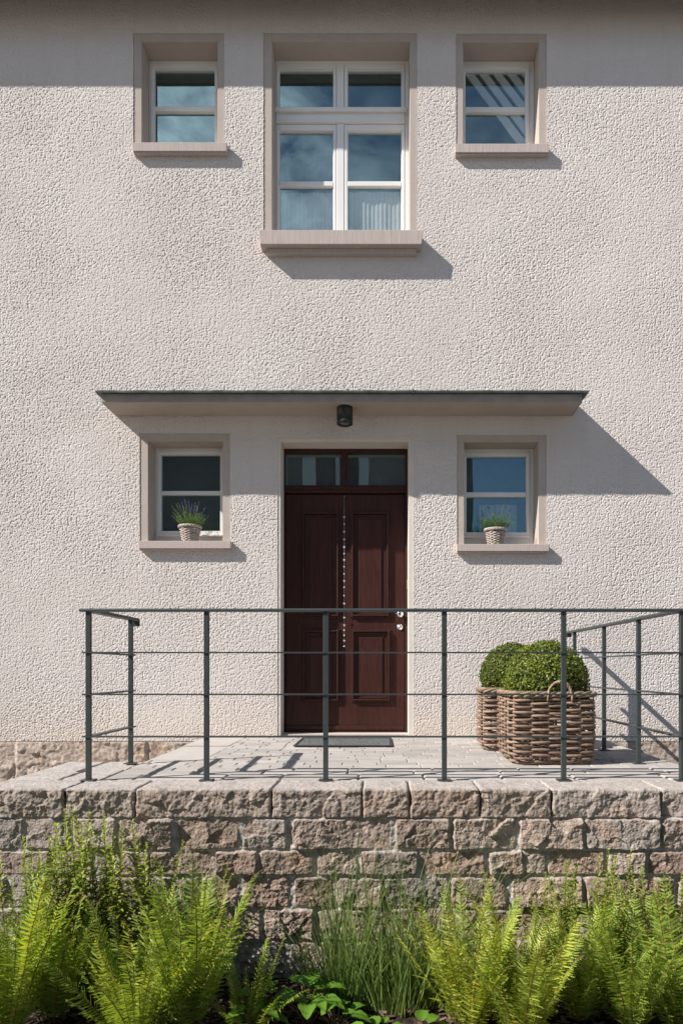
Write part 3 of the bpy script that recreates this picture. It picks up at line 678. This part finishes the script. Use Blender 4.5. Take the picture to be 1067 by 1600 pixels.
# ------------------------------------------------------------ wicker baskets + box balls
WC = [(.235,.155,.108),(.275,.19,.138),(.205,.132,.092),(.30,.215,.16),(.225,.14,.098),(.24,.17,.128)]
def supr(th, a, n=6.5):
    c, s_ = math.cos(th), math.sin(th); r = a/((abs(c)**n+abs(s_)**n)**(1/n)); return r*c, r*s_
def basket(loc, seed, rz, label, a=.285, H_=.455, nst=18, rows=20):
    rr = random.Random(seed); t = thing('wicker_basket', label, 'basket', loc, 'wicker planters beside the door', rz)
    rad = lambda z: a*(.90+.10*min(1, z/.05)) * (1+.02*math.sin(z*7))
    m_ = MB(); dz = (H_-.05)/rows
    for j in range(rows):
        z = .018+j*dz; pts = []; n = nst*6; ph = math.pi*(j % 2); rw = []
        js = [rr.uniform(.75, 1.25) for _ in range(nst)]; jz = [rr.uniform(-.0028, .0028) for _ in range(nst)]
        base = rr.choice(WC); k = rr.uniform(.85, 1.15)
        for i in range(n):
            th = 2*math.pi*i/n; q = i/6.; si = int(q) % nst
            sn = math.sin(nst/2*th+ph); off = math.copysign(abs(sn)**.65, sn)*.0105*js[si]
            x, y = supr(th, rad(z)+off); zz = z+jz[si]+.003*math.sin(3*th+j)
            pts.append((x, y, zz)); rw.append(.0082+.0010*math.sin(nst/2*th+ph)+rr.uniform(-.0006,.0006))
        o0 = len(m_.v); m_.tube(pts, rw, 7, 0, tuple(c*k for c in base), closed=True)
        for i in range(n):         # colour changes where a new rod begins
            seg = (i//18) % 9; kk = .82+.36*((seed*7+j*13+seg*29) % 17)/17.
            for q in range(7): m_.c[o0+i*7+q] = tuple(c*k*kk for c in WC[(j+seg*2+seed) % 6])
    m_.build('weave', M['wicker'], t)
    m_ = MB()
    for i in range(nst):
        th = 2*math.pi*(i+.0)/nst; pts = []
        for z in (0.0, .05, .2, .35, H_-.02): x, y = supr(th, rad(z)-.002); pts.append((x, y, z))
        m_.tube(pts, .008, 6, 0, tuple(c*.9 for c in rr.choice(WC)))
    m_.build('stakes', M['wicker'], t)
    m_ = MB()
    for k in range(4):
        pts = []; n = 120; turns = 9
        for i in range(n):
            th = 2*math.pi*i/n; pa = turns*th+k*math.pi/2; x, y = supr(th, a+.006+.012*math.cos(pa)); pts.append((x, y, H_-.018+.013*math.sin(pa)))
        m_.tube(pts, .0085, 7, 0, tuple(c*rr.uniform(.9, 1.15) for c in WC[k]), closed=True)
    m_.build('rim', M['wicker'], t); m_ = MB()
    for k in range(3):
        pts = []; n = 100
        for i in range(n):
            th = 2*math.pi*i/n; pa = 7*th+k*math.pi*2/3; x, y = supr(th, a*.87+.006+.009*math.cos(pa)); pts.append((x, y, .010+.007*math.sin(pa)))
        m_.tube(pts, .008, 6, 0, WC[k], closed=True)
    m_.build('base_band', M['wicker'], t)
    for sgn in (-1, 1):
        m_ = MB()
        for k in range(3):
            pts = []; n = 46
            for i in range(n):
                u = i/(n-1); an = math.pi*u; cxh = -.075*math.cos(an)+.02; czh = H_-.055+.115*math.sin(an)**.75
                pa = u*34+k*2*math.pi/3; pts.append((cxh+.006*math.cos(pa)*math.sin(an+.01), sgn*(a+.017+.006*math.sin(pa)), czh+.006*math.cos(pa)))
            m_.tube(pts, .0062, 6, 0, tuple(c*rr.uniform(.95, 1.2) for c in WC[k+1]))
        m_.build('handle', M['wicker'], t)
    # soil fill
    m_ = MB(); n = 48; vs = [(0,0,H_-.05)]+[(*supr(2*math.pi*i/n, a-.02), H_-.055) for i in range(n)]
    m_.add(vs, [(0, i+1, (i+1) % n+1) for i in range(n)]); m_.build('potting_soil', M['soil'], t)
    return t
BK = [(1.075, 4.49-CAMD), (1.00, 5.14-CAMD)]
basket((BK[0][0], BK[0][1], .008), 3, .03, 'big brown wicker basket nearest the railing holding a clipped box ball', a=.258)
basket((BK[1][0], BK[1][1], .013), 8, -.06, 'brown wicker basket half hidden behind the front basket, close to the house wall', a=.25)
def boxball(c, r, seed, label, n=11000, dk=1.0):
    rs = np.random.RandomState(seed); t = thing('box_ball', label, 'shrub', c, 'clipped box balls in the wicker baskets')
    d = rs.normal(size=(n, 3)); d /= np.linalg.norm(d, axis=1)[:, None]; d = d[d[:, 2] > -.55]; n = len(d)
    lump = 1+.015*np.sin(d[:,0]*7+seed)*np.cos(d[:,2]*6)+.012*np.sin(d[:,1]*9+d[:,2]*5)+.02*np.sin(d[:,0]*19+1)*np.sin(d[:,2]*17+seed)
    depth = rs.uniform(0, 1, n)**2; P = d*(r*lump*(1-.10*depth+rs.uniform(-.012,.05,n)*(depth < .2)))[:, None]
    nr = d+rs.normal(0, .55, (n, 3)); nr /= np.linalg.norm(nr, axis=1)[:, None]
    up = rs.normal(0, 1, (n, 3)); up[:, 2] += .8; u = np.cross(nr, up); u /= np.linalg.norm(u, axis=1)[:, None]; v = np.cross(nr, u)
    s = rs.uniform(.0055, .0095, n)[:, None]
    shape = [(-1.15,0,0),(-.3,-.62,.12),(.6,-.55,.1),(1.15,0,0),(.6,.55,.1),(-.3,.62,.12)]
    V = np.stack([P+u*s*a+v*s*b+nr*s*c_ for a, b, c_ in shape], 1).reshape(-1, 3)
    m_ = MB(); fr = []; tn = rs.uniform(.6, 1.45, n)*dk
    for i in range(n):
        o = i*6; fr.append((o, o+1, o+2, o+3)); fr.append((o, o+3, o+4, o+5))
    m_.v = [tuple(p) for p in V]; m_.f = fr; m_.m = [0]*len(fr); m_.sm = [False]*len(fr)
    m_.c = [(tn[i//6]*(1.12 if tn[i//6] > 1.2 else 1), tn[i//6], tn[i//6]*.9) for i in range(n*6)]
    m_.build('foliage', M['box'], t)
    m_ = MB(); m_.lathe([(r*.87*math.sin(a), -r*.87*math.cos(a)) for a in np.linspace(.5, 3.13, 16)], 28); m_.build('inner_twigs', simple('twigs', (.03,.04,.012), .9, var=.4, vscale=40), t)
    return t
boxball((BK[0][0]+.01, BK[0][1], .522), .262, 1, 'round clipped box ball in the front basket nearest the railing')
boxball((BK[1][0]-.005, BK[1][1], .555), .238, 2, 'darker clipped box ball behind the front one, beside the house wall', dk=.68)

# ------------------------------------------------------------ lavender pots on the lower sills
def lavpot(px, sillz, seed, lab1, lab2, dens=1.0, flowers=14, tall=1.0):
    rr = random.Random(seed); x = (px-595)/180.5; y = .025; base = (x, y, sillz+.001)
    t = thing('flower_basket', lab1, 'flower pot', base, 'small wicker pots on the lower window sills')
    m_ = MB(); rows = 11; nst = 16; Hh = .142
    rad = lambda z: .060+.028*(z/Hh)
    for j in range(rows):
        z = .008+j*(Hh-.03)/rows; n = nst*4; ph = math.pi*(j % 2); k = rr.uniform(.8, 1.2)
        m_.tube([((rad(z)+.005*math.sin(nst/2*2*math.pi*i/n+ph))*math.cos(2*math.pi*i/n), (rad(z)+.005*math.sin(nst/2*2*math.pi*i/n+ph))*math.sin(2*math.pi*i/n), z) for i in range(n)], .0052, 6, 0, (.46*k,.40*k,.35*k), closed=True)
    m_.build('weave', M['wicker'], t)
    m_ = MB()
    for i in range(nst):
        th = 2*math.pi*i/nst; m_.tube([(rad(z)*math.cos(th), rad(z)*math.sin(th), z) for z in (0, .06, Hh-.01)], .004, 5, 0, (.30,.25,.21))
    m_.build('stakes', M['wicker'], t)
    m_ = MB()
    for k in range(3):
        n = 72; m_.tube([((.092+.006*math.cos(8*2*math.pi*i/n+k*2.1))*math.cos(2*math.pi*i/n), (.092+.006*math.cos(8*2*math.pi*i/n+k*2.1))*math.sin(2*math.pi*i/n), Hh-.008+.008*math.sin(8*2*math.pi*i/n+k*2.1)) for i in range(n)], .0062, 6, 0, (.48,.41,.36), closed=True)
    m_.build('rim', M['wicker'], t)
    m_ = MB(); m_.lathe([(.05,.0),(.080,Hh-.02),(.01,Hh-.015)], 20); m_.build('potting_soil', M['soil'], t)
    p = thing('lavender', lab2, 'plant', (x, y, sillz+Hh-.01), 'lavender plants on the window sills')
    g = MB(); 
    for i in range(int(230*dens)):
        a = rr.uniform(0, 2*math.pi); q = rr.random()**.6; r0_ = .075*q; b = Vector((r0_*math.cos(a), r0_*math.sin(a)*.9, 0))
        le = rr.uniform(.06, .135)*tall; d = Vector((math.cos(a)*q*1.5, math.sin(a)*q*.7, 1.25)).normalized()
        for m in range(5):
            q0 = b+d*le*(.15+.2*m); a2 = rr.uniform(0, 6.28); o = Vector((math.cos(a2), math.sin(a2), .9)).normalized(); l2 = rr.uniform(.018, .032); sd = o.cross(Vector((0,0,1))).normalized()*.0018; k = rr.uniform(.7, 1.35)
            g.add([tuple(q0-sd), tuple(q0+sd), tuple(q0+o*l2*.6+sd), tuple(q0+o*l2), tuple(q0+o*l2*.6-sd)], [(0,1,2,3,4)], 0, (k, k, k))
    g.build('foliage', M['lav'], p)
    fl = MB()
    for i in range(flowers*2):
        a = rr.uniform(0, 2*math.pi); q = rr.random()**.5; b = Vector((.06*q*math.cos(a), .05*q*math.sin(a), .02)); le = rr.uniform(.11, .20)*tall
        d = Vector((math.cos(a)*q*.95, math.sin(a)*q*.4-.05, 1)).normalized(); tip = b+d*le
        fl.tube([tuple(b), tuple(b+d*le*.5+Vector((.003,0,0))), tuple(tip)], .0011, 4, 0, (1,1,1))
        if i < flowers:
            for m in range(9):
                c = tip+d*(m*.0032-.006); a2 = m*2.4; o = Vector((math.cos(a2), math.sin(a2), .5)); sz = .0068*(1-.05*m)
                s2 = o.cross(Vector((0,0,1))).normalized()*sz*.8
                fl.add([tuple(c-s2), tuple(c+o*sz-s2*.4+Vector((0,0,sz*.5))), tuple(c+o*sz+s2*.4+Vector((0,0,sz*.5))), tuple(c+s2), tuple(c+Vector((0,0,-sz)))], [(0,1,2,3),(0,3,4)], 1)
        else:
            fl.tube([tuple(tip), tuple(tip+d*.012)], .0022, 5, 0, (1.2,1.2,1.2))
    fl.build('flower_stems', [M['lav'], M['violet']], p)
lavpot(293.5, WINS[2]['sz'], 5, 'pale wicker pot on the sill left of the door', 'lavender with many violet flowers in the left sill pot', 1.0, 15)
lavpot(776, WINS[3]['sz'], 9, 'pale wicker pot on the sill right of the door', 'sparser lavender with few open flowers in the right sill pot', 1.25, 8, 1.1)

# ------------------------------------------------------------ star garland on the door
gx = fx(537.8); gy = YL-.030
gar = thing('star_garland', 'thin string of small silver stars hanging down the middle of the door', 'garland', (gx, gy, fz(775)))
zt0 = fz(775)
m_ = MB(); m_.tube([(0, .02, -.0), (0, .006, -.03), (0, .0, -.12), (.001, 0, -.8), (0, 0, fz(1012)-zt0)], .0007, 5); m_.tube([(0,.029,0),(0,.012,.0)], .003, 8); m_.build('string', M['star'], gar)
ysx = [808,819,831,843,855,865.5,875,886,897,908,918,931,943,955,965,977,985,993,1001,1010]
for i, yy in enumerate(ysx):
    m_ = MB(); z = fz(yy)-zt0
    if i % 3 == 0 or i in (2, 4, 14):
        n = 10; rot = R.uniform(-.5, .5); vs = []
        for dpt in (-.002, .002):
            for k in range(n):
                rr_ = .0135 if k % 2 == 0 else .0055; an = math.pi/2+k*math.pi/5+rot*.4; vs.append((rr_*math.cos(an), dpt, z+rr_*math.sin(an)))
        m_.add(vs, [tuple(range(n)), tuple(range(2*n-1, n-1, -1))]+[(k, n+k, n+(k+1) % n, (k+1) % n) for k in range(n)])
        m_.build('star', M['star'], gar)
    else:
        m_.lathe([(.001,-.008),(.004,-.005),(.006,0),(.004,.005),(.001,.008)], 12, (0, 0, z)); m_.build('bead', M['star'], gar)

# ------------------------------------------------------------ ground
xa = np.concatenate([np.linspace(-60, -3.2, 20), np.arange(-3.1, 3.1, .03), np.linspace(3.2, 60, 20)]); ya = np.concatenate([np.linspace(-60, -4.6, 20), np.arange(-4.5, -2.4, .03), np.linspace(-2.35, 8, 8)])
X, Y_ = np.meshgrid(xa, ya); Zg = -.95+.02*fbm(X, Y_, 2, 4, 2)+.012*fbm(X, Y_, 18, 3, 3)
gridmesh('ground', np.stack([X, Y_, Zg], -1), M['soil'], None, kind='structure')
m_ = MB(); m_.box(-60, 60, -60, -4.75, -1.2, -.915); m_.build('road', simple('light_gravel', (.36,.33,.30), 1, var=.2, vscale=30, bump=.01, bscale=80), None, kind='structure')

# neighbour across the street (seen only in the window glass)
nb = thing('neighbour_house', 'grey gabled house across the street, mirrored in the window glass', 'house', (0, -14, -.95))
m_ = MB(); m_.box(-13.2, 2.75, -9, 0, 0, 10.0)
m_.add([(-13.7,.4,9.6),(3.3,.4,9.6),(-5.2,.4,16.2),(-13.7,-9.4,9.6),(3.3,-9.4,9.6),(-5.2,-9.4,16.2)], [(0,1,2),(5,4,3),(0,3,4,1),(1,4,5,2),(2,5,3,0)])
m_.build('wall', M['nwall'], nb)
for (xa_, xb_) in ((-2.3, -1.92), (-.68, -.38), (-1.36, -1.24)):
    m_ = MB(); m_.box(xa_, xb_, .03, .07, 5.0, 8.1); m_.build('shutter' if xb_-xa_ > .2 else 'mullion', M['white'], nb)
m_ = MB(); m_.box(-1.9, -.7, .01, .025, 5.0, 8.1); m_.build('pane', simple('dark_window', (.015,.018,.02), .3), nb)
for (x, z) in ((-8.6,3.2),(-10.8,3.2)):
    m_ = MB(); m_.ring(x-.6, x+.6, z, z+2.2, x-.5, x+.5, z+.1, z+2.1, 0.005, .09); f = m_.build('window', M['white'], nb)
    m_ = MB(); m_.box(x-.5, x+.5, .02, .04, z+.1, z+2.1); m_.build('pane', simple('dark_pane', (.02,.025,.03), .1), f)

# ------------------------------------------------------------ plants
def frond_mesh(seed, Lg=.7, W_=.085, npin=30, lean=.35, crozier=False):
    rr = random.Random(seed); m_ = MB(); pts = []; n = 34; p = Vector((0,0,0)); ang = math.radians(rr.uniform(4, 12)); curl = lean
    for i in range(n+1):
        t = i/n; pts.append(p.copy())
        a = ang + curl*t**1.6 + (max(0, t-.86)/.14)**1.5*(4.6 if crozier else .9)
        p = p + Vector((math.sin(a), .05*math.sin(t*3+seed), math.cos(a))).normalized()*(Lg/n)*(.45 if (crozier and t > .86) else 1)
    m_.tube([tuple(q) for q in pts], [.0034*(1-.75*i/n)+.0006 for i in range(n+1)], 5, 1, (1.0,.72,.5))
    side = Vector((0, 1, 0))
    for k in range(npin):
        t = .10+.88*k/(npin-1)
        i = min(n-1, int(t*n)); q = pts[i].lerp(pts[i+1], t*n-i); T_ = (pts[i+1]-pts[i]).normalized(); Nn = T_.cross(side).normalized()
        w = W_*(min(1, (t-.02)/.30)**.75)*(max(0.0, 1-t)**.62)*1.42
        if t > .9 and crozier: w *= .5
        for sg in (-1, 1):
            ln = w*rr.uniform(.75, 1.12); up = .22+.35*t+rr.uniform(-.2, .2)
            D = (side*sg + T_*up + Nn*rr.uniform(-.55, .15)).normalized(); droop = rr.uniform(-.3, .7); K = 7; vs = []; fs = []
            wd = T_ - D*T_.dot(D); wd.normalize(); tw = rr.uniform(-.5, .5); wd = (wd + Nn*tw).normalized()
            k_ = rr.uniform(.8, 1.18); c = (k_, k_, k_) if rr.random() > .04 else (1.3, .9, .7)
            if t > .93: c = (k_*1.15, k_*.88, k_*.7)
            for j in range(K*2+1):
                s_ = j/(K*2); cen = q + D*ln*s_ + T_*ln*.12*s_*s_*3*.5 + Nn*droop*ln*s_*s_*-.6
                hw = .0093*(1-s_)**.5*(1.0 if j % 2 == 0 else .34)*min(1, ln/.05)+.0004
                vs += [tuple(cen-wd*hw), tuple(cen), tuple(cen+wd*hw)]
            for j in range(K*2): fs += [(3*j, 3*j+3, 3*j+4, 3*j+1), (3*j+1, 3*j+4, 3*j+5, 3*j+2)]
            m_.add(vs, fs, 0, c)
    o = m_.build('frond', [M['fern'], M['stemr']], None)
    me = o.data; bpy.data.objects.remove(o); return me
FR = [frond_mesh(i, Lg=1.0, W_=[.09,.105,.082,.095,.088,.10][i], npin=[44,42,46,42,44,40][i], lean=[.05,.14,.3,.1,.42,.2][i], crozier=i in (1, 5)) for i in range(6)]
M['fern_yellow'] = leafmat('yellow_fern_leaf', (.32, .41, .055), (.50, .55, .09), .4)
FRY = []
for me_ in FR:
    c_ = me_.copy(); c_.materials[0] = M['fern_yellow']; FRY.append(c_)
def fern(px, py_base, depth, n, length, label, seed, spread=.5, grp='ferns in the bed below the wall', yel=0.0):
    rr = random.Random(seed); X0 = (px-595)/(F/depth); t = thing('fern', label, 'fern', (X0, depth-CAMD, -.95), grp)
    n = int(n*2.5)
    for i in range(n):
        k_ = rr.randrange(6); me = FRY[k_] if rr.random() < yel else FR[k_]; o = bpy.data.objects.new('frond', me); COL.objects.link(o); o.parent = t
        a = 2*math.pi*(i+rr.uniform(-.3, .3))/n; q = rr.uniform(.25, 1)
        s_ = length*1.2*rr.uniform(.55, 1.08)*(1-.12*q)
        o.location = (.05*q*math.cos(a), .05*q*math.sin(a), 0); o.rotation_euler = (rr.uniform(-.25, .25), spread*.62*q*rr.uniform(.2, 1.3), a)
        o.scale = (s_, s_*rr.uniform(.9, 1.15), s_)
    return t
def herb_mesh(seed, Lg=.9, nl=46):
    rr = random.Random(seed); m_ = MB(); pts = []; p = Vector((0,0,0)); n = 14; ax_ = rr.uniform(-.1, .1); ay_ = rr.uniform(-.08, .08)
    for i in range(n+1):
        pts.append(p.copy()); p = p+Vector((ax_*(i/n)+rr.uniform(-.03,.03), ay_*(i/n)+rr.uniform(-.03,.03), 1)).normalized()*Lg/n
    m_.tube([tuple(q) for q in pts], [.0035*(1-.7*i/n) for i in range(n+1)], 5, 1)
    for k in range(nl):
        t = .08+.92*k/(nl-1); i = min(n-1, int(t*n)); q = pts[i].lerp(pts[i+1], t*n-i); a = k*2.4+rr.uniform(-.3, .3)
        el = .35+.9*t**3+rr.uniform(-.2, .2); ln = (.088*(1-t**3*.72))*rr.uniform(.8, 1.25); wd_ = .0125*(1-.45*t)*rr.uniform(.8,1.2)
        D = Vector((math.cos(a)*math.cos(el), math.sin(a)*math.cos(el), math.sin(el))); S = D.cross(Vector((0,0,1))).normalized()
        vs = []; c = rr.uniform(.75, 1.25)*(1+.25*(t > .8)); K = 5
        for j in range(K+1):
            s_ = j/K; cen = q+D*ln*s_+Vector((0,0,-1))*ln*.45*s_*s_; hw = wd_*math.sin(math.pi*min(.97, s_*.93+.07))
            vs += [tuple(cen-S*hw+Vector((0,0,hw*.4))), tuple(cen), tuple(cen+S*hw+Vector((0,0,hw*.4)))]
        fs = []
        for j in range(K): fs += [(3*j, 3*j+3, 3*j+4, 3*j+1), (3*j+1, 3*j+4, 3*j+5, 3*j+2)]
        m_.add(vs, fs, 0, (c*1.05, c, c*.9))
    o = m_.build('leafy_stem', [M['herb'], M['stemr']], None); me = o.data; bpy.data.objects.remove(o); return me
HB = [herb_mesh(i+20, 1.0, [88, 80, 96, 84][i]) for i in range(4)]
def herb(px, depth, n, length, label, seed, spread=.14, wpx=40):
    rr = random.Random(seed); s = F/depth; X0 = (px-595)/s; t = thing('leafy_perennial', label, 'plant', (X0, depth-CAMD, -.95), 'tall leafy perennials against the wall')
    for i in range(int(n*2.3)):
        o = bpy.data.objects.new('leafy_stem', HB[rr.randrange(4)]); COL.objects.link(o); o.parent = t
        s_ = length*1.1*rr.uniform(.6, 1.04); o.location = (rr.uniform(-1, 1)*wpx/s, rr.uniform(-.06, .06), 0)
        o.rotation_euler = (rr.uniform(-spread, spread), rr.uniform(-spread, spread), rr.uniform(0, 6.28)); o.scale = (s_*1.15, s_*1.15, s_)
    return t
# left group
herb(60, 3.16, 9, .74, 'tall leafy perennial clump at the far left edge against the wall', 1, wpx=38)
herb(135, 3.22, 10, .80, 'tallest leafy perennial clump left of the ferns, tips reaching the second stone course', 2, wpx=40)
herb(205, 3.24, 9, .74, 'leafy perennial clump behind the big left fern', 3, wpx=34)
herb(300, 3.22, 7, .58, 'shorter leafy perennial clump between the left fern and bare wall', 4, wpx=26)
fern(15, 0, 2.86, 15, .72, 'yellowish fern cut off by the left picture edge', 11, .4, yel=.35)
fern(85, 0, 3.00, 13, .56, 'dark rimmed fern between the edge fern and the big left fern', 12, .45)
fern(215, 0, 2.82, 19, .58, 'big bright fern spreading at the lower left', 13, .75, yel=.3)
fern(295, 0, 2.92, 18, .64, 'upright bright fern just left of the shaded wall foot', 14, .5)
fern(385, 0, 2.92, 8, .36, 'small low fern in the shade beside the broad leaved plants', 15, .8)
# right group
fern(735, 0, 2.92, 19, .56, 'yellow green fern right of the ornamental grass', 21, .55, yel=.9)
fern(815, 0, 2.84, 18, .60, 'tall yellow green fern in the middle of the right group', 22, .5, yel=.7)
fern(905, 0, 3.02, 15, .56, 'green fern before the right herb clump', 23, .5, yel=.3)
fern(985, 0, 2.92, 15, .56, 'loose dark green fern near the right picture edge', 24, .55)
fern(1065, 0, 2.9, 14, .58, 'fern cut off by the right picture edge', 25, .5)
herb(935, 3.2, 9, .62, 'leafy perennial clump against the wall with the tallest right spire', 31, wpx=34)
herb(1010, 3.15, 10, .56, 'dense leafy perennial clump close to the right edge', 32, wpx=36)
herb(870, 3.26, 6, .56, 'thin leafy perennial clump behind the yellow green ferns', 33, wpx=26)
herb(1075, 3.15, 8, .56, 'leafy perennial clump cut by the right edge', 34, wpx=26)
# ornamental grass
def grass(px, depth, n, seed, label, hmax=.70):
    rr = random.Random(seed); m_ = MB(); s = F/depth
    for i in range(n):
        a = rr.uniform(0, 2*math.pi); q = rr.random()**.7; b = Vector((.16*q*math.cos(a), .07*q*math.sin(a), 0)); h = hmax*rr.uniform(.3, .88)*(1-.25*q) if rr.random() > .16 else hmax*rr.uniform(.9, 1.4)
        ln = Vector((math.cos(a)*q*rr.uniform(.1, .7)+rr.uniform(-.32,.32), math.sin(a)*q*.25+rr.uniform(-.06,.06), 0)); K = 7; w = rr.uniform(.0013, .0030); a2 = rr.uniform(-.8, .8); sd = Vector((math.cos(a2), math.sin(a2), 0)); vs = []; k = rr.uniform(.65, 1.35)
        bend = rr.uniform(.2, 1.0)
        for j in range(K+1):
            t = j/K; c = b+Vector((0,0,1))*h*t*(1-.12*bend*t*t)+ln*h*(t*.6+bend*t*t*.7); hw = w*(1-t**2.5)+.0002
            vs += [tuple(c-sd*hw), tuple(c+sd*hw)]
        m_.add(vs, [(2*j, 2*j+1, 2*j+3, 2*j+2) for j in range(K)], 0, (k, k, k*(1.3 if rr.random() < .2 else 1)))
    o = m_.build('ornamental_grass', M['grass'], None); o.location = ((px-595)/s, depth-CAMD, -.95); tag(o, label, 'grass', 'ornamental grass clumps'); return o
grass(545, 3.12, 380, 1, 'left clump of fine dark ornamental grass before the wall', .66)
grass(620, 3.10, 430, 2, 'middle clump of fine ornamental grass, the fullest of the three', .64)
grass(680, 3.14, 300, 3, 'right clump of fine ornamental grass beside the yellow green fern', .60)
# broad-leaved plants
def broad(px, depth, n, seed, label, hgt=.22, size=.05):
    rr = random.Random(seed); s = F/depth; t = thing('broad_leaved_plant', label, 'plant', ((px-595)/s, depth-CAMD, -.95), 'broad leaved plants at the foot of the wall')
    for i in range(n):
        a = 2*math.pi*i/n*1.7+rr.uniform(-.3,.3); q = rr.uniform(.2, 1); h = hgt*1.15*rr.uniform(.55, 1.1)*(1-.25*q); tip = Vector((.10*q*math.cos(a), .10*q*math.sin(a), h)); sz = size*1.2*rr.uniform(.75, 1.2)
        m_ = MB(); m_.tube([(0,0,0), tuple(tip*.5+Vector((0,0,.02))), tuple(tip)], .002, 5, 1)
        D = Vector((math.cos(a), math.sin(a)*.8-.2, rr.uniform(-.1, .45))).normalized(); S = D.cross(Vector((0,0,1))).normalized(); U = S.cross(D); K = 9; vs = []
        for j in range(K+1):
            u = j/K; hw = sz*.42*(math.sin(math.pi*min(1, u**.72))**.8 if u < 1 else 0)+.0003; cen = tip+D*sz*1.25*u-Vector((0,0,1))*sz*.5*u*u
            for v in (-1, -.5, 0, .5, 1): vs.append(tuple(cen+S*hw*v+U*(abs(v)*hw*.35+.002*math.sin(j*2.2)*abs(v))))
        fs = [(5*j+k, 5*j+5+k, 5*j+6+k, 5*j+1+k) for j in range(K) for k in range(4)]
        k_ = rr.uniform(.85, 1.2); m_.add(vs, fs, 0, (k_, k_, k_), True); m_.build('leaf', [M['hosta'], M['stemr']], t)
    return t
broad(425, 2.97, 13, 1, 'low plant with broad light green leaves left of the grass', .15, .065)
broad(480, 2.94, 14, 2, 'broad leaved plant directly in front of the left grass clump', .17, .065)
broad(525, 2.88, 10, 3, 'broad leaved plant with pointed leaves at the foot of the grass', .13, .06)
broad(600, 2.80, 8, 4, 'low yellowish leaved plant at the very bottom below the grass', .06, .055)
broad(660, 2.80, 8, 5, 'small leafy plant at the bottom edge between grass and yellow fern', .07, .05)
broad(395, 2.86, 9, 6, 'shaded broad leaved plant beside the low fern', .12, .055)
# bark mulch chips
rs = np.random.RandomState(9); m_ = MB()
for i in range(2600):
    x, y = rs.uniform(-2.1, 1.9), rs.uniform(-3.35, -2.6); l, w_, a = rs.uniform(.008, .028), rs.uniform(.004, .010), rs.uniform(0, 6.28); z = -.935+rs.uniform(-.004, .018); tz = rs.uniform(-.3, .3)
    c, s_ = math.cos(a), math.sin(a); k = rs.uniform(.5, 3.2)
    m_.add([(x+c*l-s_*w_, y+s_*l+c*w_, z+tz*l), (x-c*l-s_*w_, y-s_*l+c*w_, z-tz*l), (x-c*l+s_*w_, y-s_*l-c*w_, z-tz*l), (x+c*l+s_*w_, y+s_*l-c*w_, z+tz*l), (x, y, z-.012)], [(0,1,2,3),(1,0,4),(2,1,4),(3,2,4),(0,3,4)], 0, (k*1.1, k, k*.95))
m_.build('bark_mulch', simple('bark', (.055,.038,.03), .95, var=.3, tint=True), None, kind='stuff')
